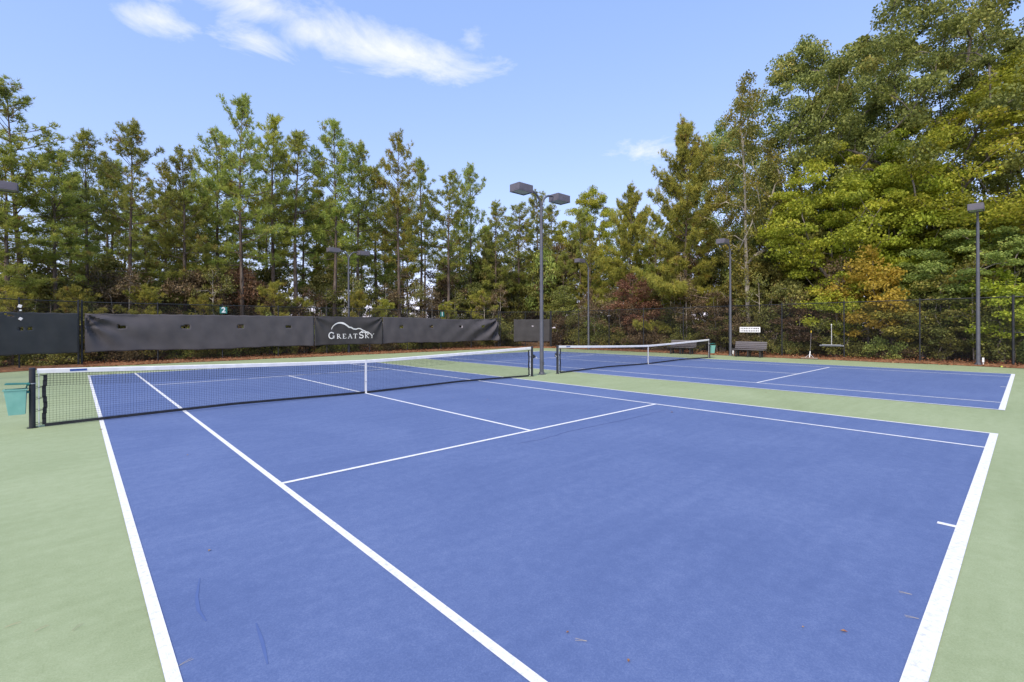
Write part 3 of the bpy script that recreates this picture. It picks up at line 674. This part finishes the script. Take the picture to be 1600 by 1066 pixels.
# ------------------------------------------------------------------ vegetation generators
def unit(v): return v/(np.linalg.norm(v, axis=-1, keepdims=True)+1e-9)
def leaf_quads(c, size, up=.8, rg=rng):
    """folded rhombic leaves at centres c; returns verts, tris"""
    n_ = len(c); nrm = unit(rg.normal(0, 1, (n_, 3))*np.array([1, 1, .7])+np.array([0, 0, up])); a = unit(np.cross(nrm, rg.normal(0, 1, (n_, 3)))); b = np.cross(nrm, a)
    s = size*rg.uniform(.65, 1.3, (n_, 1))
    v = np.stack([c-a*s*.5, c+b*s*.36+nrm*s*.1, c+a*s*.5-nrm*s*.08, c-b*s*.36+nrm*s*.1], 1).reshape(-1, 3)
    i = np.arange(n_)[:, None]*4; t = np.stack([i+[0, 1, 2], i+[0, 2, 3]], 1).reshape(-1, 3); return v, t
def make_pine(name, seed, H, Rc, clear, dens=1., mat='pine', bare=.0, low=.5):
    rg = np.random.default_rng(seed); tr = MB(); root = empty(name)
    n_ = 14; lean = rg.normal(0, .018, 2); zz = np.linspace(0, H, n_)
    ax = np.stack([lean[0]*zz+.1*np.sin(zz*.5+seed)*zz/H, lean[1]*zz+.1*np.cos(zz*.43+seed)*zz/H, zz], 1)
    r0 = .0125*H
    tr.tube(ax, [r0*(1.25 if k == 0 else 1)*(1-.93*(k/(n_-1))**.9) for k in range(n_)], 9)
    def trunk(z): return np.array([np.interp(z, zz, ax[:, 0]), np.interp(z, zz, ax[:, 1]), z])
    centers = []; dirs = []
    z = clear*H; az_ = rg.uniform(0, 6.28)
    # dead stubs on the bare trunk
    for _ in range(int(9*(1+bare))):
        zb = rg.uniform(min(.12, clear*.6)*H, clear*H+.1); p = trunk(zb); an = rg.uniform(0, 6.28); ln = rg.uniform(.4, 1.5); d = np.array([math.cos(an), math.sin(an), rg.uniform(-.15, .25)])
        q = p+d*ln; tr.tube([p, p+d*ln*.5+[0, 0, .03], q], [.018, .012, .005], 4)
    while z < H*.985:
        s = (z-clear*H)/(H-clear*H); prof = min(1., low+s*2.2)*(1-s**(1.7 if low < .6 else 1.15))**.8+.05
        for _ in range(rg.integers(2, 4)):
            az_ += 2.4+rg.normal(0, .6); Lb = Rc*prof*rg.uniform(.45, 1.2)
            if rg.random() < .12: Lb *= 1.25
            el = .05+.8*s+rg.normal(0, .22); p = trunk(z+rg.uniform(-.12, .12))
            d = np.array([math.cos(az_)*math.cos(el), math.sin(az_)*math.cos(el), math.sin(el)]); side = np.array([-math.sin(az_), math.cos(az_), 0])
            pts = []; bend = rg.normal(0, .12)
            for k in range(6):
                t = k/5; pts.append(p+d*Lb*t+side*bend*Lb*t*t+np.array([0, 0, 1])*Lb*(.16*t*t-.12*t*(1-s)))
            tr.tube(pts, [max(.006, .011+.02*Lb/3*(1-t/5)) for t in range(6)], 4, False)
            pts = np.array(pts)
            nt_ = max(3, int(Lb*4.4*dens)); 
            for k in range(nt_):
                t = rg.uniform(.28, 1.) if Lb > 1 else rg.uniform(.1, 1); f = t*5; i0 = min(4, int(f)); base = pts[i0]+(pts[i0+1]-pts[i0])*(f-i0)
                sgn = rg.choice((-1, 1)); tw = unit(d*.75+side*sgn*rg.uniform(.3, 1.)+np.array([0, 0, rg.uniform(.0, .55)])); tl = rg.uniform(.15, .62)*(.5+.5*min(1, Lb/2))*(1.15-.4*t)
                e = base+tw*tl
                if tl > .3: tr.tube([base, e], [.007, .004], 3, False)
                centers.append(e); dirs.append(tw)
                if tl > .4: centers.append(base+tw*tl*.5+rg.normal(0, .05, 3)); dirs.append(tw)
            centers.append(pts[-1]); dirs.append(unit(pts[-1]-pts[-2]))
        z += rg.uniform(.16, .5)*(1.1-.35*s)
    for k in range(5): centers.append(trunk(H)+np.array([0, 0, -.12*k])+rg.normal(0, .06, 3)); dirs.append(np.array([0, 0, 1.]))
    C = np.array(centers); D = np.array(dirs); nc = len(C)
    NT, NN = 6, 9                               # tufts per clump, needles per tuft
    tc_ = np.repeat(C, NT, 0)+rg.normal(0, .085, (nc*NT, 3)); td = unit(np.repeat(D, NT, 0)+rg.normal(0, .5, (nc*NT, 3))+np.array([0, 0, .25]))
    tone_c = np.clip(rg.normal(.45, .16, nc), 0, 1); tone_c[rg.random(nc) < .035] = 1.
    nb = np.repeat(tc_, NN, 0); ndir = unit(np.repeat(td, NN, 0)*.75+rg.normal(0, .55, (len(nb), 3))); ln = rg.uniform(.14, .25, (len(nb), 1))
    wv = unit(np.cross(ndir, rg.normal(0, 1, (len(nb), 3))))*.0155
    V = np.stack([nb-wv, nb+wv, nb+ndir*ln], 1).reshape(-1, 3); T = np.arange(len(V)).reshape(-1, 3)
    tone = np.clip(np.repeat(tone_c, NT*NN)+rg.normal(0, .1, len(T)), 0, 1)
    tr.build('trunk', 'pinebark', root, True); obj('crown', fast_mesh('crown', V, T, tone), mat, root)
    return root
def make_broadleaf(name, seed, H, Rx, z0, ncl, nleaf, lsize, mat, bark='oakbark', excurrent=False, clr=.62, flat=.5, trunk_r=None, stems=1, shape=1., top_bias=0., show=.0):
    """limbs grown towards leaf clusters; z0 = crown base, clr = cluster radius"""
    rg = np.random.default_rng(seed); root = empty(name); tr = MB()
    nodes = []; par = []
    th = H*.93 if excurrent else z0+(H-z0)*.35
    for s in range(stems):
        off = rg.normal(0, .12 if stems > 1 else 0, 2); ln = rg.normal(0, .16 if stems > 1 else .02, 2); pv = -1; kmax = 12
        for k in range(kmax+1):
            t = k/kmax; z = th*t*(1 if s == 0 else rg.uniform(.7, 1.))
            nodes.append(np.array([off[0]+ln[0]*z+.07*math.sin(z*.8+seed+s)*t, off[1]+ln[1]*z+.07*math.cos(z*.7+seed+s)*t, z])); par.append(pv); pv = len(nodes)-1
    # cluster centres in the crown volume, pushed towards the surface
    cl_ = []
    while len(cl_) < ncl:
        q = rg.uniform(-1, 1, 3); rr_ = np.linalg.norm(q)
        if rr_ > 1 or rr_ < .25 or rg.random() > .25+.75*rr_: continue
        zf = (q[2]+1)/2
        wid = (math.sin(math.pi*min(.98, max(.04, zf**shape)))**.6)
        c = np.array([q[0]*Rx*wid, q[1]*Rx*wid, z0+zf*(H-z0)])
        c += rg.normal(0, .18, 3); cl_.append(c)
    cl_ = np.array(cl_); cl_[:, :2] += nodes[min(12, len(nodes)-1)][:2]*.5
    order = np.argsort(np.linalg.norm(cl_-np.array([0, 0, z0+.2*(H-z0)]), axis=1)); ends = []
    for i in order:
        c = cl_[i]; A = np.array(nodes); dv = c-A; dist = np.linalg.norm(dv, axis=1)
        cost = dist+np.where(dv[:, 2] < .1*dist, 2.5, 0)+np.where(A[:, 2] < z0*.75, 3., 0)
        j = int(np.argmin(cost)); p = A[j]; d = c-p; ln = np.linalg.norm(d); k = max(2, int(ln/.55)); pv = j
        sag = rg.normal(0, .07*ln, 3)
        for q in range(1, k+1):
            t = q/k; nodes.append(p+d*t+sag*math.sin(math.pi*t)+np.array([0, 0, .1*ln])*math.sin(math.pi*t)); par.append(pv); pv = len(nodes)-1
        ends.append(pv)
    cnt = np.zeros(len(nodes)); 
    for e in ends:
        k = e
        while k >= 0: cnt[k] += 1; k = par[k]
    r_tw = .011; rad = r_tw*np.maximum(cnt, .6)**.5
    tr0 = trunk_r or rad[0]; 
    nst = 13*stems
    for k in range(nst): rad[k] = max(rad[k], .02)
    sc = tr0/max(rad[0], 1e-6); 
    for k in range(len(rad)): rad[k] *= sc**(min(1., rad[k]/rad[0])) if rad[0] > 0 else 1
    # emit branches as chains
    kids = {}
    for i, p in enumerate(par): kids.setdefault(p, []).append(i)
    def chain(st):
        stack = [(st, None)]
        while stack:
            i, pr = stack.pop(); pts = [nodes[pr]] if pr is not None else []; rs = [min(rad[pr], rad[i]*1.15)] if pr is not None else []
            while True:
                pts.append(nodes[i]); rs.append(rad[i]); ks = kids.get(i, [])
                if not ks: break
                ks = sorted(ks, key=lambda q: -cnt[q])
                for q in ks[1:]: stack.append((q, i))
                i = ks[0]
            if len(pts) > 1: tr.tube(pts, rs, 8 if max(rs) > .05 else 4, False)
    for s in range(stems): chain(s*13)
    per = max(4, nleaf//ncl); cc = np.repeat(cl_, per, 0); n_ = len(cc)
    off = unit(rg.normal(0, 1, (n_, 3)))*(rg.random((n_, 1))**.45)*clr*rg.uniform(.6, 1.25, (ncl, 1)).repeat(per, 0); off[:, 2] *= flat; off[:, 2] -= .22*np.linalg.norm(off[:, :2], axis=1)
    V, T = leaf_quads(cc+off, lsize, .9, rg)
    tn = np.clip(np.repeat(np.repeat(rg.normal(.45, .15, ncl), per)+rg.normal(0, .16, n_), 2), 0, 1)
    tr.build('trunk', bark, root, True); obj('crown', fast_mesh('crown', V, T, tn), mat, root)
    return root
def place(proto, loc, rz, sc, label, cat, group, mat=None, scz=None, used=set()):
    o = proto if proto.name not in used else copy_tree(proto); used.add(proto.name)
    o.location = loc; o.rotation_euler = (0, 0, rz); o.scale = (sc, sc, scz or sc); tag(o, label, cat, group)
    if mat:
        for ch in o.children:
            if ch.name.startswith('crown'): ch.material_slots[0].link = 'OBJECT'; ch.material_slots[0].material = MAT[mat]
    return o
def tz(x, y):
    d = max(x-25.0, y-19.4, -11-x, 0); return min(.28, d*.07)*.6-.08

# ------------------------------------------------------------------ trees
PH = 13.
pines = [make_pine('pine_tree', 11+k, PH, rc, cl_, de, m_, b_) for k, (rc, cl_, de, m_, b_) in enumerate([(2.5, .40, 1., 'pine', .5), (2.1, .45, .8, 'pine', 1.), (2.9, .36, .95, 'pine', .3), (1.9, .5, .75, 'pine', 1.), (2.4, .30, 1.05, 'pine', 0.), (2.2, .42, .9, 'pineyellow', .5)])]
thick = [make_pine('pine_tree', 41, PH, 2.7, .14, .95, 'pine', 0.), make_pine('pine_tree', 43, PH, 2.4, .2, .95, 'pineyellow', 0.)]
bushy = make_pine('pine_tree', 31, 12., 4.5, .1, 2.3, 'pineyellow', 0., .8)
lowpine = make_pine('pine_tree', 37, 6., 2.3, .12, 1.1, 'pineyellow', 0.)
# front row: (pixel x of trunk, pixel y of top, metres behind the fence, prototype)
front = [(48, 152, 5., 2), (20, 235, 3.5, 4), (92, 240, 4.2, 0), (140, 214, 6.5, 3), (205, 198, 4.5, 1), (262, 262, 7., 5), (292, 235, 5.0, 4), (345, 215, 7.5, 0), (378, 170, 4.6, 2), (425, 190, 7., 5), (462, 214, 5.4, 3), (522, 190, 4.6, 0), (560, 232, 6.2, 1), (592, 270, 7.6, 4), (625, 217, 4.6, 5), (657, 254, 6.6, 3), (700, 274, 5.0, 0), (737, 265, 6.4, 1), (772, 318, 4.8, 4), (808, 322, 6.0, 0), (843, 302, 5.2, 4), (872, 330, 7.2, 2)]
for k, (px, py, back, pr) in enumerate(front):
    d = ray(px, 500); t = (FY+back-CAM[1])/d[1]; p = CAM+d*t; w_ = float((p-CAM)@FW); H = (CY-py)/FPX*w_+CAM[2]; s = H/PH
    place(pines[pr], (p[0], p[1], tz(p[0], p[1])), random.uniform(0, 6.28), min(1.18, max(.8, s**.6))*random.uniform(.85, 1.22), ['tall pine with a full crown on a bare trunk behind the screened fence', 'tall narrow pine with an open crown behind the screened fence', 'tall broad-topped pine behind the screened fence', 'tall thin pine with a high tuft of crown behind the screened fence', 'tall pine with boughs reaching low behind the screened fence', 'tall yellow-tinged pine behind the screened fence'][pr], 'tree', 'pines behind the back fence', scz=s)
SIL = [(0, 170), (100, 225), (200, 215), (260, 275), (380, 200), (450, 245), (520, 215), (600, 275), (640, 250), (700, 290), (780, 330), (850, 325), (930, 310), (1000, 300), (1080, 260), (1150, 200), (1250, 110), (1350, 40), (1600, 0)]
sx_, sy_ = zip(*SIL)
for k in range(38):                              # deeper pines filling in behind
    px = random.uniform(-120, 1010); back = random.uniform(8.5, 26); d = ray(px, 500); t = (FY+back-CAM[1])/d[1]; p = CAM+d*t
    w_ = float((p-CAM)@FW); py = np.interp(px, sx_, sy_)+random.uniform(25, 110); H = (CY-py)/FPX*w_+CAM[2]; s = H/PH
    if p[0] > 46: continue
    place((thick+pines)[random.randrange(8)], (p[0], p[1], tz(p[0], p[1])), random.uniform(0, 6.28), min(1.3, max(.75, s**.7)), 'slender pine deep in the wood behind the back fence', 'tree', 'pines deep in the wood', scz=s)
def by_px(px, X=None, Y=None):
    d = ray(px, 500); t = (X-CAM[0])/d[0] if X is not None else (Y-CAM[1])/d[1]; p = CAM+d*t; return p, float((p-CAM)@FW)
p, w_ = by_px(1072, X=28.2); H = (CY-203)/FPX*w_+CAM[2]
place(bushy, (p[0], p[1], .05), 1.1, 1.05, 'broad bushy pine with drooping golden-green boughs near the side fence', 'tree', None, scz=H/12.)
p, w_ = by_px(985, X=31.5); H = (CY-300)/FPX*w_+CAM[2]
place(bushy, (p[0], p[1], .05), 3.0, .85, 'smaller bushy pine standing left behind the broad golden-green pine', 'tree', None, scz=H/12.)
for (px, back, s, rz) in ((115, 2.2, .62, .3), (430, 2.6, .75, 2.), (470, 3.0, .6, 4.), (560, 2.6, .7, 1.), (600, 3.2, .62, 5.), (320, 2.4, .6, 2.2), (750, 3., .8, .7), (230, 3.2, .66, 3.6), (700, 2.6, .62, 1.9), (20, 2.4, .6, 5.2)):
    p, w_ = by_px(px, Y=FY+back); place(lowpine, (p[0], p[1], tz(p[0], p[1])), rz, s, 'young bright pine with boughs to the ground just over the back fence', 'tree', 'young pines by the back fence')

oakA = make_broadleaf('oak_tree', 51, 17.5, 5.6, 4.5, 215, 60000, .145, 'oak', 'oakbark', clr=.88, flat=.5, trunk_r=.3, shape=.85)
oakB = make_broadleaf('oak_tree', 52, 21., 6.4, 4.5, 240, 66000, .15, 'oak', 'oakbark', clr=.86, flat=.46, trunk_r=.34, shape=.8)
mapleA = make_broadleaf('maple_tree', 53, 11.5, 3.7, 2.6, 160, 40000, .14, 'maple', 'oakbark', clr=.8, flat=.38, trunk_r=.16, shape=.9)
popA = make_broadleaf('poplar_tree', 54, 14.5, 2.5, 3.2, 130, 14000, .125, 'poplar', 'palebark', True, clr=.6, flat=.7, trunk_r=.15, shape=.8)
small = [make_broadleaf('small_tree', 60+k, h, r, .9, n_, nl, ls, 'under', 'oakbark', k == 1, clr=.6, flat=.5, trunk_r=.05) for k, (h, r, n_, nl, ls) in enumerate([(5.2, 1.9, 46, 7000, .13), (6.6, 1.7, 46, 6500, .13), (4.2, 1.7, 40, 6000, .12)])]
shrub = [make_broadleaf('shrub', 70+k, h, r, .15, n_, nl, ls, 'under', 'oakbark', False, clr=.36, flat=.75, trunk_r=.02, stems=5) for k, (h, r, n_, nl, ls) in enumerate([(1.5, 1.1, 36, 4200, .085), (2.3, 1.2, 40, 4200, .095), (1.0, .9, 30, 3600, .075)])]
sapl = make_broadleaf('sapling', 81, 4.6, 1.0, 1.6, 26, 1500, .1, 'under', 'palebark', True, clr=.4, flat=.7, trunk_r=.032)

def tall(proto, px, X, topy, base, label, cat='tree', rz=0., sxy=1., mat=None, group=None):
    p, w_ = by_px(px, X=X); H = (CY-topy)/FPX*w_+CAM[2]
    return place(proto, (p[0], p[1], tz(p[0], p[1])), rz, sxy, label, cat, group, mat, scz=H/base)
tall(popA, 1171, 27.4, 108, 14.5, 'slender pale-barked tree with sparse yellowing leaves behind a bench', rz=.4)
tall(oakA, 1255, 33.5, 62, 17.5, 'grey-green oak whose rounded top stands behind the pale-barked tree', rz=1.)
tall(oakB, 1455, 31.5, -75, 21., 'tallest oak with visible upper limbs above the yellow-green maple', rz=2.2)
tall(mapleA, 1300, 28.6, 215, 11.5, 'layered yellow-green maple behind the hanging roller squeegee', rz=.5, sxy=1.05)
tall(mapleA, 1405, 29.6, 205, 11.5, 'yellow-green maple beneath the limbs of the tallest oak', rz=2.8, sxy=.95)
tall(oakA, 1590, 30., 90, 17.5, 'full green oak rising behind the clipped hedge', rz=4., sxy=1.0, mat='maple')
tall(mapleA, 1525, 27.9, 330, 11.5, 'green maple with low boughs behind the pole on the straw ridge', rz=4.4, sxy=.8, mat='oak')
tall(small[0], 1355, 26.1, 390, 5.2, 'small orange-leaved tree behind the open side fence', rz=1.2, sxy=1.1, mat='orange')
tall(small[0], 1312, 26.2, 428, 5.2, 'small yellow-green tree behind the squeegee on the fence', rz=3.2, sxy=.9, mat='maple')
tall(oakA, 925, 38., 292, 17.5, 'rounded green broadleaf tree showing between the pines near the corner screen', rz=2., sxy=.8, mat='maple')
tall(oakA, 1130, 40., 190, 17.5, 'dark oak filling in behind the broad bushy pine', rz=5., sxy=.9)
tall(oakB, 1340, 40., 60, 21., 'oak deep in the wood beyond the maples', rz=.2, sxy=1.)
tall(oakB, 1540, 39., 20, 21., 'oak deep in the wood beyond the full green oak', rz=3.9, sxy=1.)
for (px, X, ty, mt_n, rz) in ((985, 26.5, 425, 'red', .3), (1005, 27.3, 440, 'red', 2.), (960, 27., 455, 'brownleaf', 4.), (880, 27.5, 445, 'under', 1.), (1120, 26.3, 455, 'brownleaf', 3.), (1235, 27., 430, 'under', .8), (1190, 28.5, 400, 'poplar', 1.8), (1480, 26.8, 430, 'under', 2.6), (1440, 27.5, 420, 'oak', 5.), (1265, 26.2, 478, 'brownleaf', 2.), (1560, 26.4, 425, 'maple', .9), (1060, 27., 470, 'under', 1.5), (1395, 26.3, 455, 'poplar', 4.2)):
    pr = small[int(px) % 3]; tall(pr, px, X, ty, (5.2, 6.6, 4.2)[int(px) % 3], {'red': 'small red-leaved tree in the tangle behind the side fence', 'brownleaf': 'small browning tree in the tangle behind the side fence', 'under': 'small dull green tree in the tangle behind the side fence', 'poplar': 'small tree with yellowing leaves in the tangle behind the side fence', 'oak': 'small leafy green tree in the tangle behind the side fence', 'maple': 'small bright green tree in the tangle behind the side fence'}[mt_n], rz=rz, mat=mt_n, group='small trees behind the side fence')
for (px, back, ty, mt_n, rz) in ((305, 4.4, 415, 'brownleaf', .3), (380, 6, 410, 'red', 2.), (180, 5.5, 430, 'brownleaf', 1.), (60, 5, 420, 'under', 3.), (640, 5.5, 425, 'brownleaf', 4.), (690, 6.5, 410, 'brownleaf', .6), (745, 4.5, 440, 'under', 2.2), (500, 6, 420, 'under', 5.), (250, 5, 440, 'under', 1.4), (420, 5, 445, 'brownleaf', .2), (570, 6, 440, 'under', 3.3), (800, 6, 430, 'poplar', 3.), (845, 5, 455, 'brownleaf', 1.), (120, 6.5, 420, 'poplar', 2.4)):
    p, w_ = by_px(px, Y=FY+back); pr = small[px % 3]; H = (CY-ty)/FPX*w_+CAM[2]
    place(pr, (p[0], p[1], tz(p[0], p[1])), rz, 1., {'red': 'small red-leaved tree among the pines behind the back fence', 'brownleaf': 'small browning tree among the pines behind the back fence', 'under': 'small dull green tree among the pines behind the back fence', 'poplar': 'small yellowing tree among the pines behind the back fence'}[mt_n], 'tree', 'small trees among the pines', mt_n, scz=H/(5.2, 6.6, 4.2)[px % 3])
for k in range(34):
    px = random.uniform(850, 1180); X = random.uniform(29, 44); p, w_ = by_px(px, X=X); ty = random.uniform(330, 430)
    if random.random() < .45:
        place(random.choice(thick), (p[0], p[1], tz(p[0], p[1])), random.uniform(0, 6.28), .8, 'dense pine deep in the wood beyond the corner fence', 'tree', 'pines beyond the corner fence', scz=((CY-ty)/FPX*w_+CAM[2])/PH)
    else:
        q = random.randrange(3); place(small[q], (p[0], p[1], tz(p[0], p[1])), random.uniform(0, 6.28), 1.25, 'small tree deep in the wood beyond the corner fence', 'tree', 'small trees beyond the corner fence', random.choice(('under', 'brownleaf', 'under', 'oak', 'red')), scz=((CY-ty-25)/FPX*w_+CAM[2])/(5.2, 6.6, 4.2)[q])
for k in range(30):
    px = random.uniform(1180, 1680); X = random.uniform(29, 42); p, w_ = by_px(px, X=X); ty = random.uniform(300, 430); q = random.randrange(3)
    place(small[q], (p[0], p[1], tz(p[0], p[1])), random.uniform(0, 6.28), 1.25, 'small tree deep in the wood behind the side fence', 'tree', 'small trees deep behind the side fence', random.choice(('under', 'under', 'oak', 'maple', 'brownleaf')), scz=((CY-ty)/FPX*w_+CAM[2])/(5.2, 6.6, 4.2)[q])
for k in range(44):
    px = random.uniform(-60, 860) if k % 2 else random.choice((random.uniform(330, 420), random.uniform(700, 860))); back = random.uniform(6, 20); p, w_ = by_px(px, Y=FY+back); ty = random.uniform(380, 450); q = random.randrange(3)
    place(small[q], (p[0], p[1], tz(p[0], p[1])), random.uniform(0, 6.28), 1.25, 'small tree in the shade between the deep pines', 'tree', 'small trees between the deep pines', random.choice(('under', 'under', 'oak', 'brownleaf')), scz=((CY-ty)/FPX*w_+CAM[2])/(5.2, 6.6, 4.2)[q])
# shrubs and saplings along the fences
def shrubline(n_, fn, group, label):
    for k in range(n_):
        x, y = fn(k); mt_n = random.choice(('under', 'under', 'under', 'brownleaf', 'oak')); pr = random.choice(shrub); s = random.uniform(.75, 1.25)
        place(pr, (x, y, tz(x, y)), random.uniform(0, 6.28), s, label[mt_n == 'brownleaf'], 'shrub', group, mt_n, scz=s*random.uniform(.8, 1.2))
LB = ('leafy green shrub at the foot of the back fence', 'browning shrub at the foot of the back fence'); LS = ('leafy green shrub behind the open side fence', 'browning shrub behind the open side fence')
shrubline(44, lambda k: (-13+k*.86+random.uniform(-.4, .4), FY+random.uniform(1.7, 2.8)), 'shrubs behind the back fence', LB)
shrubline(26, lambda k: (-14+k*1.6+random.uniform(-.6, .6), FY+random.uniform(3.5, 9)), 'shrubs behind the back fence', LB)
shrubline(34, lambda k: (FX+random.uniform(1.7, 3.), 17-k*.95+random.uniform(-.4, .4)), 'shrubs behind the side fence', LS)
shrubline(44, lambda k: (FX+random.uniform(2.8, 8.5), 18-k*.8+random.uniform(-.5, .5)), 'shrubs behind the side fence', LS)
for k in range(26):
    y = 14-k*1.12+random.uniform(-.4, .4); x = FX+random.uniform(1.9, 5.)
    place(sapl, (x, y, tz(x, y)), random.uniform(0, 6.28), random.uniform(.8, 1.2), 'thin pale-stemmed sapling behind the open side fence', 'sapling', 'saplings behind the side fence', random.choice(('under', 'under', 'brownleaf', 'poplar')), scz=random.uniform(.8, 1.35))
for k in range(18):
    x = -9+k*1.9+random.uniform(-.6, .6); y = FY+random.uniform(2.4, 7)
    place(sapl, (x, y, tz(x, y)), random.uniform(0, 6.28), random.uniform(.8, 1.2), 'thin pale-stemmed sapling among the pines', 'sapling', 'saplings among the pines', random.choice(('under', 'brownleaf')), scz=random.uniform(.8, 1.3))
# clipped hedge behind the fence at the far right
rg = np.random.default_rng(5); root = empty('clipped_hedge', (25.4, -13.6, 0)); tag(root, 'clipped rounded green hedge behind the fence past the thick post', 'hedge')
q = unit(rg.normal(0, 1, (15000, 3))); q[:, 2] = np.abs(q[:, 2]); q = np.sign(q)*np.abs(q)**.62; c = q*np.array([.85, 1.75, 1.5])*rg.uniform(.84, 1.02, (15000, 1))
V, T = leaf_quads(c, .07, .5, rg); obj('foliage', fast_mesh('foliage', V, T, np.clip(np.repeat(rg.normal(.5, .2, 15000), 2), 0, 1)), 'hedge', root)
hs = MB()
for k in range(9): x = rg.uniform(-.4, .4); y = -1.3+k*.32; hs.tube([(x, y, 0), (x*1.3, y+.1, .7), (x*1.7, y+.15, 1.25)], [.025, .018, .006], 5)
hs.build('stem', 'oakbark', root)

# leaf litter along the slab edge and on the forest floor near the fences
pts = []
def sow(n_, x0, x1, y0, y1, zf):
    a = np.stack([rg.uniform(x0, x1, n_), rg.uniform(y0, y1, n_), np.zeros(n_)], 1); a[:, 2] = zf; pts.append(a)
sow(7000, -5.6, 20.3, 16.95, 19.6, .05); sow(5000, 23.2, 25.6, -20, 15, .05); sow(4000, -6, 22, 19.4, 25, .1); sow(4000, 25, 31, -18, 16, .1)
c = np.concatenate(pts); c[:, 2] += rg.uniform(0, .1, len(c))
ed = (c[:, 1] > 16.9) & (c[:, 1] < 17.4) | (c[:, 0] > 23.1) & (c[:, 0] < 23.45); c[ed, 2] = .02+rg.uniform(0, .03, ed.sum())
V, T = leaf_quads(c, .085, 1.6, rg); lt = obj('leaf_litter', fast_mesh('leaf_litter', V, T, np.clip(np.repeat(rg.normal(.5, .25, len(c)), 2), 0, 1)), 'deadleaf')
tag(lt, 'brown fallen leaves and straw strewn along the fences', 'leaf litter', kind='stuff')
